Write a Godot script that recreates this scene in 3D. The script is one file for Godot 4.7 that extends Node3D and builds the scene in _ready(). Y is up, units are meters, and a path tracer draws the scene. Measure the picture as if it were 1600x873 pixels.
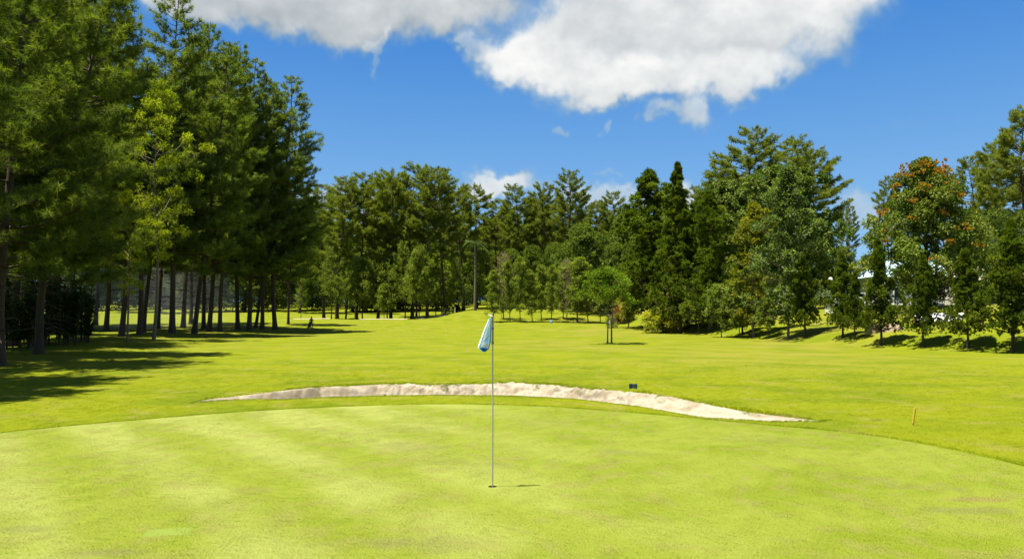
extends Node3D
# A golf green with its flagstick, a sand bunker behind it, pines, young trees and a bank of clipped conifers.
# x is across, y up, -z away from the camera; d below means depth = -z.

const F := 1150.0            # focal length in photograph pixels (1600 wide)
const EYE := 2.09
const PITCH := 55.5 / 1150.0 # the horizon stands 55.5 pixels under the middle of the picture

var rng := RandomNumberGenerator.new()
var noise := FastNoiseLite.new()
var noise2 := FastNoiseLite.new()
var M := {}
var used := {}
var near_tab := []
var far_tab := []
var bx0 := 0.0
var bx1 := 0.0
var green_r := PackedFloat32Array()
const CUP := Vector2(-0.237, 9.07)   # x, d

# ---------------------------------------------------------------- names and metas
func numbered(n: String) -> String:
	if not used.has(n):
		used[n] = 0
		return n
	used[n] += 1
	return "%s_%03d" % [n, used[n]]

func tag(o: Node, label: String, category: String, group := "", kind := "") -> void:
	if label != "": o.set_meta("label", label)
	if category != "": o.set_meta("category", category)
	if group != "": o.set_meta("group", group)
	if kind != "": o.set_meta("kind", kind)

func base(called: String, label: String, category: String, at: Vector3, turn := 0.0, group := "") -> Node3D:
	var o := Node3D.new()
	o.name = numbered(called)
	add_child(o)
	o.position = at
	o.rotation.y = turn
	tag(o, label, category, group)
	return o

func inst(called: String, mesh: Mesh, mat: Material, parent: Node, kind := "") -> MeshInstance3D:
	var o := MeshInstance3D.new()
	o.name = numbered(called) if parent == self else called
	o.mesh = mesh
	o.material_override = mat
	if kind != "": o.set_meta("kind", kind)
	parent.add_child(o, true)
	return o

# ---------------------------------------------------------------- mesh builders
class MB:
	var v := PackedVector3Array()
	var n := PackedVector3Array()
	var c := PackedColorArray()
	var uv := PackedVector2Array()
	func tri(a: Vector3, b: Vector3, d: Vector3, na: Vector3, nb: Vector3, nd: Vector3) -> void:
		if (b - a).cross(d - a).dot(na + nb + nd) > 0.0:
			v.append(a); v.append(d); v.append(b)
			n.append(na); n.append(nd); n.append(nb)
		else:
			v.append(a); v.append(b); v.append(d)
			n.append(na); n.append(nb); n.append(nd)
	func quad(a: Vector3, b: Vector3, d: Vector3, e: Vector3, nn: Vector3) -> void:
		tri(a, b, d, nn, nn, nn)
		tri(a, d, e, nn, nn, nn)
	func box(center: Vector3, size: Vector3, turn := Basis.IDENTITY, bevel := 0.0) -> void:
		var h := size * 0.5
		for ax in 3:
			for s in [-1.0, 1.0]:
				var nn := Vector3.ZERO; nn[ax] = s
				var u := Vector3.ZERO; u[(ax + 1) % 3] = h[(ax + 1) % 3] - bevel
				var w := Vector3.ZERO; w[(ax + 2) % 3] = h[(ax + 2) % 3] - bevel
				var o: Vector3 = nn * h[ax]
				quad(center + turn * (o - u - w), center + turn * (o + u - w), center + turn * (o + u + w), center + turn * (o - u + w), turn * nn)
		if bevel > 0.0:
			for ax in 3:
				var a1 := (ax + 1) % 3
				var a2 := (ax + 2) % 3
				for s1 in [-1.0, 1.0]:
					for s2 in [-1.0, 1.0]:
						var e := Vector3.ZERO; e[ax] = h[ax] - bevel
						var p := Vector3.ZERO; p[a1] = s1 * h[a1]; p[a2] = s2 * (h[a2] - bevel)
						var q := Vector3.ZERO; q[a1] = s1 * (h[a1] - bevel); q[a2] = s2 * h[a2]
						var nn := Vector3.ZERO; nn[a1] = s1; nn[a2] = s2
						quad(center + turn * (p - e), center + turn * (p + e), center + turn * (q + e), center + turn * (q - e), turn * nn.normalized())
			for sx in [-1.0, 1.0]:
				for sy in [-1.0, 1.0]:
					for sz in [-1.0, 1.0]:
						var s := Vector3(sx, sy, sz)
						var nn := s.normalized()
						tri(center + turn * (s * (h - Vector3(0, bevel, bevel))), center + turn * (s * (h - Vector3(bevel, 0, bevel))), center + turn * (s * (h - Vector3(bevel, bevel, 0))), turn * nn, turn * nn, turn * nn)
	func tube(pts: Array, radii: Array, sides: int, caps := false) -> void:
		var prev := []
		var prevn := []
		var ref := Vector3(0.13, 0.31, 0.94)
		for i in pts.size():
			var a: Vector3 = pts[max(i - 1, 0)]
			var b: Vector3 = pts[min(i + 1, pts.size() - 1)]
			var t := (b - a).normalized()
			var u := t.cross(ref)
			if u.length() < 0.05: u = t.cross(Vector3(1, 0, 0))
			u = u.normalized()
			var w := t.cross(u)
			var ring := []
			var rn := []
			for k in sides:
				var an := TAU * k / sides
				var nn := u * cos(an) + w * sin(an)
				rn.append(nn)
				ring.append(pts[i] + nn * radii[i])
			if i > 0:
				for k in sides:
					var k2 := (k + 1) % sides
					tri(prev[k], prev[k2], ring[k2], prevn[k], prevn[k2], rn[k2])
					tri(prev[k], ring[k2], ring[k], prevn[k], rn[k2], rn[k])
			if caps and (i == 0 or i == pts.size() - 1):
				var cn := -t if i == 0 else t
				for k in range(1, sides - 1):
					tri(ring[0], ring[k], ring[k + 1], cn, cn, cn)
			prev = ring
			prevn = rn
	func lathe(profile: Array, sides: int, center := Vector3.ZERO, squash := Vector3.ONE) -> void:
		# profile: Vector2(radius, height)
		for i in profile.size() - 1:
			var p: Vector2 = profile[i]
			var q: Vector2 = profile[i + 1]
			var sl := Vector2(q.y - p.y, p.x - q.x).normalized()
			for k in sides:
				var a0 := TAU * k / sides
				var a1 := TAU * (k + 1) / sides
				var c0 := Vector3(cos(a0), 0, sin(a0))
				var c1 := Vector3(cos(a1), 0, sin(a1))
				var n0 := (c0 * sl.x + Vector3.UP * sl.y).normalized()
				var n1 := (c1 * sl.x + Vector3.UP * sl.y).normalized()
				var A := center + (c0 * p.x + Vector3.UP * p.y) * squash
				var B := center + (c1 * p.x + Vector3.UP * p.y) * squash
				var C := center + (c1 * q.x + Vector3.UP * q.y) * squash
				var D := center + (c0 * q.x + Vector3.UP * q.y) * squash
				if p.x > 0.0001: tri(A, B, C, n0, n1, n1)
				if q.x > 0.0001: tri(A, C, D, n0, n1, n0)
	func mesh() -> ArrayMesh:
		var a := []
		a.resize(Mesh.ARRAY_MAX)
		a[Mesh.ARRAY_VERTEX] = v
		if n.size() == v.size(): a[Mesh.ARRAY_NORMAL] = n
		if c.size() == v.size(): a[Mesh.ARRAY_COLOR] = c
		if uv.size() == v.size(): a[Mesh.ARRAY_TEX_UV] = uv
		var m := ArrayMesh.new()
		m.add_surface_from_arrays(Mesh.PRIMITIVE_TRIANGLES, a)
		return m

# leaves: templates of loose faces, set with a transform and one colour each
class Leaves:
	var v := PackedVector3Array()
	var c := PackedColorArray()
	func put(tpl: PackedVector3Array, t: Transform3D, col: Color) -> void:
		v.append_array(t * tpl)
		var k := PackedColorArray()
		k.resize(tpl.size())
		k.fill(col)
		c.append_array(k)
	func mesh() -> ArrayMesh:
		var a := []
		a.resize(Mesh.ARRAY_MAX)
		a[Mesh.ARRAY_VERTEX] = v
		a[Mesh.ARRAY_COLOR] = c
		var m := ArrayMesh.new()
		m.add_surface_from_arrays(Mesh.PRIMITIVE_TRIANGLES, a)
		return m

func rdir() -> Vector3:
	var z := rng.randf_range(-1, 1)
	var a := rng.randf() * TAU
	var r := sqrt(1.0 - z * z)
	return Vector3(r * cos(a), z, r * sin(a))

func rr(a: float, b: float) -> float:
	return rng.randf_range(a, b)

func basis_to(dir: Vector3, roll: float, s: float) -> Basis:
	# a basis whose +y runs along dir
	var y := dir.normalized()
	var x := y.cross(Vector3(0.3, 0.2, 0.93)).normalized()
	var z := x.cross(y)
	return Basis(x, y, z).rotated(y, roll).scaled(Vector3.ONE * s)

# ---------------------------------------------------------------- pixels and terrain
func ray(px: float, py: float) -> Vector3:
	var v := Vector3((px - 800.0) / F, -(py - 436.5) / F, -1.0)
	return v.rotated(Vector3.RIGHT, atan(PITCH))

func on_ground(px: float, py: float) -> Vector3:
	# where the line of sight of a pixel meets the terrain
	var r := ray(px, py)
	r /= -r.z
	var d := 4.0
	var last := d
	while d < 320.0:
		var p := Vector3(r.x * d, EYE + r.y * d, -d)
		if p.y < hgt(p.x, p.z):
			for k in 18:
				var m := (last + d) * 0.5
				var q := Vector3(r.x * m, EYE + r.y * m, -m)
				if q.y < hgt(q.x, q.z): d = m
				else: last = m
			break
		last = d
		d += 0.05 + d * 0.004
	return Vector3(r.x * d, hgt(r.x * d, -d), -d)

func at_depth(px: float, d: float) -> Vector3:
	var x := (px - 800.0) / F * d
	return Vector3(x, hgt(x, -d), -d)

func height_to(p: Vector3, top_py: float) -> float:
	# how tall a thing standing at p is when its top shows at that row
	var r := ray(800.0, top_py)
	return EYE + r.y / -r.z * -p.z - p.y

func ss(a: float, b: float, x: float) -> float:
	var t := clampf((x - a) / (b - a), 0.0, 1.0)
	return t * t * (3.0 - 2.0 * t)

func tab(t: Array, x: float) -> float:
	if x <= t[0].x: return t[0].y
	for i in range(1, t.size()):
		if x <= t[i].x:
			var k: float = (x - t[i - 1].x) / (t[i].x - t[i - 1].x)
			return lerpf(t[i - 1].y, t[i].y, k)
	return t[t.size() - 1].y

const BANK := [Vector2(20, 44), Vector2(30, 34), Vector2(39.4, 27.4), Vector2(45.3, 23.6), Vector2(50, 21.8), Vector2(63, 21.3), Vector2(80, 19.5), Vector2(104, 17), Vector2(135, 12)]

func bunker_near(x: float) -> float:
	return tab(near_tab, x) + 0.05 * noise.get_noise_2d(x * 60.0, 7.0)

func bunker_far(x: float) -> float:
	return tab(far_tab, x) + (0.28 - 0.12 * ss(-2.5, -4.5, x)) * noise.get_noise_2d(x * 75.0, 90.0) + (0.16 - 0.10 * ss(-2.5, -4.5, x)) * noise.get_noise_2d(x * 260.0, 30.0)

func bunker_e(x: float) -> float:
	return ss(bx0, bx0 + 2.2, x) * ss(bx1, bx1 - 3.0, x)

func sand_h(x: float, t: float, e: float) -> float:
	var lip := 0.10 * e
	if t < 0.12: return lerpf(-0.10 * e, -0.20 * e, t / 0.12) - 0.015
	var te := 0.5 + 0.13 * ss(-2.2, -4.0, x)
	if t < te: return -0.20 * e - 0.015 + 0.01 * sin(t * 30.0)
	return lerpf(-0.20 * e - 0.015, lip - 0.02, pow(ss(te, 0.96, t), 0.8))

func green_edge(x: float, d: float) -> float:
	# distance outside (+) or inside (-) the edge of the putting green, measured along the line from the cup
	var dx := x - CUP.x
	var dd := d - CUP.y
	var an := fposmod(atan2(dd, dx), TAU) / TAU * green_r.size()
	var i := int(an) % green_r.size()
	var j := (i + 1) % green_r.size()
	return sqrt(dx * dx + dd * dd) - lerpf(green_r[i], green_r[j], an - floor(an))

func hgt(x: float, z: float) -> float:
	var d := -z
	var h := 1.3 * ss(85, 130, d) + 3.2 * ss(140, 235, d) + 4.0 * ss(235, 360, d)
	var b := 0.0
	if d > 105.0: b = 1.75 * ss(112, 136, d) * ss(-17, -7, x)
	if x > 8.0 and d > 15.0: b = max(b, 2.3 * ss(-0.5, 17.0, x - tab(BANK, d)) + 0.65 * ss(-0.3, 3.0, x - tab(BANK, d)))
	h += b
	if d > 24.0:
		h += 0.10 * noise.get_noise_2d(x * 2.2, d * 2.2) * ss(24, 45, d)
		if x < -16.0: h += (0.35 + 0.35 * noise.get_noise_2d(x * 9.0, d * 9.0)) * ss(-20, -36, x) * (1.0 - ss(90, 120, d))
		if x < -8.0: h += 0.25 * noise.get_noise_2d(x * 6.0, 3.0) * exp(-pow((d - 128.0) / 6.0, 2.0))
		if x < -6.0: h -= 0.9 * exp(-pow((d - 146.0) / 9.0, 2.0)) * ss(-6, -14, x)
	return h

func ground_h(x: float, z: float) -> float:
	# the turf sheet: the terrain, cut away where the sand and the green lie in it
	var d := -z
	var h := hgt(x, z)
	if d > 12.0 and d < 28.0 and x > bx0 and x < bx1:
		var e := bunker_e(x)
		var dn := bunker_near(x)
		var df := bunker_far(x)
		if d < dn: h -= 0.10 * e * ss(dn - 1.3, dn, d)
		elif d < df:
			var t := (d - dn) / (df - dn)
			return h + sand_h(x, t, e) - 0.12
		else: h += 0.10 * e * exp(-(d - df) / 1.6)
	if d < 19.0 and d > -6.0 and absf(x) < 15.0:
		var g := green_edge(x, d)
		if g < -0.25: h -= 0.3
	return h

func make_tables() -> void:
	var nearpx := [[300, 628, 0.0], [400, 624, -0.08], [500, 620, -0.1], [600, 617, -0.1], [700, 616, -0.1], [800, 617, -0.1], [900, 622, -0.1], [1000, 634, -0.1], [1050, 643, -0.09], [1100, 650, -0.06], [1200, 656, -0.02], [1285, 657, 0.0]]
	var farpx := [[300, 626, 0.0], [330, 620, 0.03], [400, 611, 0.08], [500, 603, 0.1], [600, 599, 0.1], [700, 599, 0.1], [800, 597, 0.1], [850, 599, 0.1], [900, 605, 0.1], [1000, 612, 0.1], [1050, 618, 0.1], [1100, 627, 0.08], [1150, 637, 0.05], [1200, 645, 0.02], [1285, 655, 0.0]]
	for a in nearpx:
		var d: float = (EYE - a[2]) * F / (a[1] - 492.0)
		near_tab.append(Vector2((a[0] - 800.0) / F * d, d))
	for a in farpx:
		var d: float = (EYE - a[2]) * F / (a[1] - 492.0)
		far_tab.append(Vector2((a[0] - 800.0) / F * d, d))
	bx0 = near_tab[0].x
	bx1 = near_tab[near_tab.size() - 1].x
	# outline of the green about the cup
	var gp := [[-260, 712], [0, 675], [200, 657], [400, 641], [550, 634], [700, 630], [850, 634], [1000, 645], [1100, 655], [1200, 664], [1300, 672], [1400, 685], [1500, 705], [1600, 728], [1800, 800]]
	var pts := []
	for a in gp:
		var d: float = EYE * F / (a[1] - 492.0)
		pts.append(Vector2((a[0] - 800.0) / F * d - CUP.x, d - CUP.y))
	for p in [Vector2(6.5, -6.5), Vector2(3.0, -11.5), Vector2(-4.0, -12.5), Vector2(-9.5, -8.0), Vector2(-11.8, -2.5)]: pts.append(p)
	var by := []
	for p in pts: by.append(Vector2(fposmod(p.angle(), TAU), p.length()))
	by.sort_custom(func(a, b): return a.x < b.x)
	var n := 720
	green_r.resize(n)
	for i in n:
		var an := TAU * i / n
		var k := 0
		while k < by.size() and by[k].x <= an: k += 1
		var p: Vector2 = by[(k - 1 + by.size()) % by.size()]
		var q: Vector2 = by[k % by.size()]
		var span := fposmod(q.x - p.x, TAU)
		var t := fposmod(an - p.x, TAU) / maxf(span, 1e-4)
		# straight line between the two outline points
		var P := Vector2.from_angle(p.x) * p.y
		var Q := Vector2.from_angle(q.x) * q.y
		var dir := Vector2.from_angle(an)
		var den := dir.cross(Q - P)
		green_r[i] = P.cross(Q - P) / den if absf(den) > 1e-5 else lerpf(p.y, q.y, t)
	for pass_ in 3:
		var s := green_r.duplicate()
		for i in n:
			var sum := 0.0
			for k in range(-9, 10): sum += s[(i + k + n) % n]
			green_r[i] = sum / 19.0

# ---------------------------------------------------------------- materials
func noise_image(size: int, freq: float, seed_: int, oct: int, lo: Color, hi: Color, gain := 0.55) -> ImageTexture:
	var f := FastNoiseLite.new()
	f.seed = seed_
	f.noise_type = FastNoiseLite.TYPE_SIMPLEX_SMOOTH
	f.frequency = freq
	f.fractal_octaves = oct
	f.fractal_gain = gain
	var im := f.get_seamless_image(size, size)
	im.convert(Image.FORMAT_L8)
	var src := im.get_data()
	var out := PackedByteArray()
	out.resize(size * size * 3)
	var lut := []
	for i in 256:
		var c := lo.lerp(hi, i / 255.0)
		lut.append([int(c.r * 255.0), int(c.g * 255.0), int(c.b * 255.0)])
	for i in size * size:
		var l: Array = lut[src[i]]
		out[i * 3] = l[0]
		out[i * 3 + 1] = l[1]
		out[i * 3 + 2] = l[2]
	return ImageTexture.create_from_image(Image.create_from_data(size, size, false, Image.FORMAT_RGB8, out))

func lin(r: float, g: float, b: float) -> Color:
	return Color(r, g, b).linear_to_srgb()

func plain(col: Color, rough := 0.8, metal := 0.0) -> StandardMaterial3D:
	var m := StandardMaterial3D.new()
	m.albedo_color = col
	m.roughness = rough
	m.metallic = metal
	return m

func tri_mat(col: Color, tex: Texture2D, scale: float, rough := 0.85, height: Texture2D = null, hs := 1.0) -> StandardMaterial3D:
	var m := plain(col, rough)
	m.albedo_texture = tex
	m.uv1_triplanar = true
	m.uv1_world_triplanar = true
	m.uv1_scale = Vector3.ONE * scale
	if height:
		m.heightmap_enabled = true
		m.heightmap_texture = height
		m.heightmap_scale = hs
	return m

func leaf_mat(back: Color, rough := 0.7, spec := 0.12) -> StandardMaterial3D:
	var m := StandardMaterial3D.new()
	m.albedo_color = Color.WHITE
	m.vertex_color_use_as_albedo = true
	m.roughness = rough
	m.metallic_specular = spec
	m.backlight_enabled = true
	m.backlight = back
	m.cull_mode = BaseMaterial3D.CULL_DISABLED
	return m

func make_materials() -> void:
	var speck := noise_image(512, 0.10, 11, 5, lin(0.40, 0.46, 0.28), Color(1, 1, 1), 0.8)
	var bump := noise_image(512, 0.13, 12, 3, Color(0, 0, 0), Color(1, 1, 1), 0.7)
	M.turf = tri_mat(lin(0.69, 0.67, 0.74), speck, 0.55, 0.9, bump, 1.2)
	M.turf.vertex_color_use_as_albedo = true
	M.turf.metallic_specular = 0.15
	var speck2 := noise_image(1024, 0.13, 21, 5, lin(0.34, 0.40, 0.20), Color(1, 1, 1), 0.95)
	M.green = tri_mat(lin(0.76, 0.74, 0.98), speck2, 0.33, 0.9, bump, 0.4)
	M.green.vertex_color_use_as_albedo = true
	M.green.metallic_specular = 0.15
	var sandt := noise_image(512, 0.06, 31, 5, lin(0.55, 0.50, 0.42), Color(1, 1, 1), 0.7)
	M.sand = tri_mat(lin(0.31, 0.29, 0.24), sandt, 0.8, 0.95, bump, 2.0)
	M.sand.vertex_color_use_as_albedo = true
	var barkt := noise_image(256, 0.05, 41, 4, lin(0.3, 0.27, 0.24), Color(1, 1, 1), 0.7)
	M.bark = tri_mat(lin(0.090, 0.062, 0.036), barkt, 1.3, 0.95, barkt, 4.0)
	M.bark_pale = tri_mat(lin(0.24, 0.20, 0.15), barkt, 1.6, 0.95, barkt, 2.0)
	for k in [M.bark, M.bark_pale]:
		k.uv1_world_triplanar = false
		k.uv1_scale = Vector3(1.6, 0.5, 1.6)
	M.leaf = leaf_mat(Color(0.85, 0.95, 0.35))
	M.needle = leaf_mat(Color(0.85, 0.95, 0.35), 0.75, 0.08)
	M.glossy = leaf_mat(Color(0.7, 0.8, 0.3), 0.5, 0.14)
	M.grass = leaf_mat(Color(0.7, 0.8, 0.35), 0.75, 0.1)

# ---------------------------------------------------------------- sky
const SKYW := 4096
var cloud_blobs := []
var cloud_bins := []

func cloud_noise(u: float, w: float) -> float:
	return noise2.get_noise_2d(u, w)

func sky_color(dir: Vector3, fine: bool) -> Color:
	# air: deep blue overhead, paler towards the horizon; sRGB
	var el := asin(clampf(dir.y, -1, 1))
	var t := clampf(el / 0.44, 0.0, 1.0)
	var air := Color(0.68, 0.85, 0.97).lerp(Color(0.225, 0.49, 0.815), pow(t, 0.85))
	var az := atan2(dir.x, -dir.z)
	var px := az * F            # angles in photograph pixels, horizon at 0
	var py := el * F
	var wx := noise2.get_noise_2d(px * 0.8 + 300.0, py * 0.8) * 46.0 + noise2.get_noise_2d(px * 3.1, py * 3.1 + 77.0) * 15.0
	var wy := noise2.get_noise_2d(px * 0.8 - 500.0, py * 0.8 + 40.0) * 34.0 + noise2.get_noise_2d(px * 3.1 + 90.0, py * 3.1 - 77.0) * 12.0
	if fine:
		wx += noise2.get_noise_2d(px * 9.0, py * 9.0) * 6.0
		wy += noise2.get_noise_2d(px * 9.0 + 33.0, py * 9.0) * 5.0
	var best := 0.0
	var lit := 0.0
	var x := px + wx
	var y := py + wy
	for b in cloud_bins[clampi(int((px / F + PI) / TAU * 64.0), 0, 63)]:
		var dx: float = (x - b[0]) / b[2]
		if absf(dx) > 1.3: continue
		var dy: float = (y - b[1]) / b[3]
		if absf(dy) > 1.3: continue
		var q := 1.0 - sqrt(dx * dx + dy * dy)
		if q > -0.25:
			var a: float = ss(-0.15, 0.58, q) * b[4]
			best = best + a * (1.0 - best)
			lit = lerpf(lit, b[5] + 0.18 * dy, a)
	if best < 0.002: return air
	var body := 0.5 + 0.5 * noise2.get_noise_2d(px * 1.6 + 900.0, py * 2.2)
	var wisp := ss(0.0, 1.0, best + 0.5 * noise2.get_noise_2d(px * 4.0, py * 5.0 + 500.0) * (1.0 - best) * best)
	var l := clampf(lit + 0.40 * (body - 0.5) + 0.12 * noise2.get_noise_2d(px * 3.0, py * 4.5), 0.0, 1.0)
	var cl := Color(0.62, 0.66, 0.69).lerp(Color(0.97, 0.97, 0.965), l)
	return air.lerp(cl, wisp)

func make_sky() -> Sky:
	# clouds: middle (photograph pixels from the middle of the frame, pixels above the horizon), half sizes, thickness, brightness
	cloud_blobs = [
		[-300, 510, 330, 110, 1.0, 0.42], [-430, 470, 150, 60, 1.0, 0.38], [-280, 440, 150, 55, 1.0, 0.40], [-130, 480, 170, 65, 1.0, 0.50], [-560, 530, 200, 100, 1.0, 0.55], [-640, 500, 130, 60, 0.9, 0.8], [-480, 480, 190, 70, 1.0, 0.5],
		[20, 390, 85, 50, 1.0, 0.92], [100, 400, 150, 85, 1.0, 0.90], [230, 450, 200, 110, 1.0, 0.58], [330, 425, 190, 90, 1.0, 0.62], [440, 460, 160, 90, 1.0, 0.86], [180, 360, 130, 45, 1.0, 0.84],
		[330, 350, 120, 38, 0.9, 0.86], [500, 490, 110, 70, 1.0, 0.95], [-60, 415, 40, 22, 0.6, 0.85], [-210, 400, 10, 36, 0.45, 0.8],
		[277, 300, 40, 32, 0.7, 0.85], [230, 302, 26, 20, 0.5, 0.85], [155, 287, 18, 10, 0.4, 0.9], [74, 287, 17, 11, 0.45, 0.9],
		[155, 220, 26, 8, 0.35, 0.95], [-30, 196, 95, 26, 0.8, 0.97], [150, 182, 120, 26, 0.6, 0.97], [260, 170, 60, 30, 0.7, 0.98], [560, 262, 40, 9, 0.15, 0.9], [-250, 170, 120, 30, 0.6, 0.95], [520, 150, 70, 30, 0.5, 0.97],
	]
	# the same kind of sky goes on all round
	rng.seed = 99
	for k in 26:
		var az := (0.75 + rng.randf() * (TAU - 1.5)) * F
		if az > PI * F: az -= TAU * F
		var el := rr(160, 1250)
		for j in 5: cloud_blobs.append([az + rr(-220, 220), el + rr(-50, 50), rr(110, 240), rr(45, 100), 1.0, rr(0.5, 0.92)])
	for k in 6:
		var az := rr(-0.8, 0.8) * F
		for j in 4: cloud_blobs.append([az + rr(-200, 200), rr(680, 1150), rr(110, 230), rr(50, 95), 1.0, rr(0.45, 0.8)])
	for k in 64:
		var near := []
		for b in cloud_blobs:
			var gap: float = absf(b[0] - ((k + 0.5) / 64.0 * TAU - PI) * F)
			if gap < b[2] * 1.3 + 150.0: near.append(b)
		cloud_bins.append(near)
	var lo_w := 512
	var lo_h := 256
	var im := Image.create(lo_w, lo_h, false, Image.FORMAT_RGB8)
	for j in lo_h:
		var el := PI * 0.5 - (j + 0.5) / lo_h * PI
		if el < -0.02:
			im.fill_rect(Rect2i(0, j, lo_w, lo_h - j), Color(0.42, 0.47, 0.42))
			break
		for i in lo_w:
			var az := (i + 0.5) / lo_w * TAU
			im.set_pixel(i, j, sky_color(Vector3(sin(az) * cos(el), sin(el), -cos(az) * cos(el)), false))
	im.resize(SKYW, SKYW / 2, Image.INTERPOLATE_CUBIC)
	var h := SKYW / 2
	var j0 := int((0.5 - 0.52 / PI) * h)
	var j1 := int((0.5 + 0.01) * h)
	var half := int(0.66 / TAU * SKYW)
	for j in range(j0, j1):
		var el := PI * 0.5 - (j + 0.5) / h * PI
		for i in range(-half, half):
			var az := (i + 0.5) / SKYW * TAU
			im.set_pixel((i + SKYW) % SKYW, j, sky_color(Vector3(sin(az) * cos(el), sin(el), -cos(az) * cos(el)), true))
	var pm := PanoramaSkyMaterial.new()
	pm.panorama = ImageTexture.create_from_image(im)
	pm.filter = true
	var sky := Sky.new()
	sky.sky_material = pm
	return sky

# ---------------------------------------------------------------- ground
func steps(marks: Array) -> PackedFloat32Array:
	# marks: [position, step at that position]; steps grow from mark to mark
	var out := PackedFloat32Array()
	for k in marks.size() - 1:
		var x: float = marks[k][0]
		var x1: float = marks[k + 1][0]
		while x < x1 - 1e-4:
			out.append(x)
			x += max(0.02, lerpf(marks[k][1], marks[k + 1][1], (x - marks[k][0]) / (x1 - marks[k][0])))
	out.append(marks[marks.size() - 1][0])
	return out

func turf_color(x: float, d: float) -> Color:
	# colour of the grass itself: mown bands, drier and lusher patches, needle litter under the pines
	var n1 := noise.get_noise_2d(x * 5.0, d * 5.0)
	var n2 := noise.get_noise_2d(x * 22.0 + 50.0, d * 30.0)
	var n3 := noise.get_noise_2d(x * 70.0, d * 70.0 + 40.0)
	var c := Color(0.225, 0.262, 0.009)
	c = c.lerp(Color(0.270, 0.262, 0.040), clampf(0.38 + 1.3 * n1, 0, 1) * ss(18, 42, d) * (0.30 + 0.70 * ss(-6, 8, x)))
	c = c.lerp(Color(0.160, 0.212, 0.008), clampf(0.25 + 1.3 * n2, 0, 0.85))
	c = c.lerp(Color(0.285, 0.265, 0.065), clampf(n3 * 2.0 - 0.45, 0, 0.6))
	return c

func build_ground() -> void:
	var xs := steps([[-1600, 300], [-300, 40], [-100, 4], [-40, 1.2], [-12, 0.5], [-8.6, 0.075], [7.2, 0.075], [10, 0.35], [30, 0.6], [60, 2.5], [150, 12], [400, 100], [1600, 400]])
	var ds := steps([[-120, 30], [-10, 2.0], [4, 0.4], [13.5, 0.25], [14.2, 0.065], [22.6, 0.065], [26, 0.3], [60, 0.8], [150, 2.0], [300, 12], [700, 100], [2000, 400]])
	var nx := xs.size()
	var nd := ds.size()
	var v := PackedVector3Array()
	var c := PackedColorArray()
	v.resize(nx * nd)
	c.resize(nx * nd)
	for j in nd:
		for i in nx:
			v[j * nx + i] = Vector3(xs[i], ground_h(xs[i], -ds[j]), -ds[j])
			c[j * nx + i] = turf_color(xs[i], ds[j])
	var n := PackedVector3Array()
	n.resize(nx * nd)
	for j in nd:
		for i in nx:
			var a := v[j * nx + max(i - 1, 0)]
			var b := v[j * nx + min(i + 1, nx - 1)]
			var p := v[max(j - 1, 0) * nx + i]
			var q := v[min(j + 1, nd - 1) * nx + i]
			var nn := (b - a).cross(q - p)
			if nn.y < 0.0: nn = -nn
			n[j * nx + i] = nn.normalized()
	var idx := PackedInt32Array()
	for j in nd - 1:
		for i in nx - 1:
			var a := j * nx + i
			idx.append_array([a, a + nx, a + 1, a + 1, a + nx, a + nx + 1])
	var arr := []
	arr.resize(Mesh.ARRAY_MAX)
	arr[Mesh.ARRAY_VERTEX] = v
	arr[Mesh.ARRAY_NORMAL] = n
	arr[Mesh.ARRAY_COLOR] = c
	arr[Mesh.ARRAY_INDEX] = idx
	var m := ArrayMesh.new()
	m.add_surface_from_arrays(Mesh.PRIMITIVE_TRIANGLES, arr)
	tag(inst("ground", m, M.turf, self), "mown yellow-green fairway turf spreading out to the trees", "ground", "", "structure")

func grid_mesh(nu: int, nw: int, at: Callable, color: Callable, wrap := false) -> ArrayMesh:
	var v := PackedVector3Array()
	var c := PackedColorArray()
	for j in nw + 1:
		for i in nu + 1:
			var p: Vector3 = at.call(float(i) / nu, float(j) / nw)
			v.append(p)
			c.append(color.call(p))
	var n := PackedVector3Array()
	n.resize(v.size())
	var w := nu + 1
	for j in nw + 1:
		for i in nu + 1:
			var im := max(i - 1, 0)
			var ip := min(i + 1, nu)
			if wrap and i == 0: im = nu - 1
			if wrap and i == nu: ip = 1
			var nn := (v[j * w + ip] - v[j * w + im]).cross(v[min(j + 1, nw) * w + i] - v[max(j - 1, 0) * w + i])
			if nn.y < 0.0: nn = -nn
			n[j * w + i] = nn.normalized()
	var idx := PackedInt32Array()
	for j in nw:
		for i in nu:
			var a := j * w + i
			var q := [a, a + 1, a + w + 1, a + w]
			if (v[q[1]] - v[q[0]]).cross(v[q[2]] - v[q[0]]).y > 0.0: q = [a, a + w, a + w + 1, a + 1]
			idx.append_array([q[0], q[1], q[2], q[0], q[2], q[3]])
	var arr := []
	arr.resize(Mesh.ARRAY_MAX)
	arr[Mesh.ARRAY_VERTEX] = v
	arr[Mesh.ARRAY_NORMAL] = n
	arr[Mesh.ARRAY_COLOR] = c
	arr[Mesh.ARRAY_INDEX] = idx
	var m := ArrayMesh.new()
	m.add_surface_from_arrays(Mesh.PRIMITIVE_TRIANGLES, arr)
	return m

var scuffs := []

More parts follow.
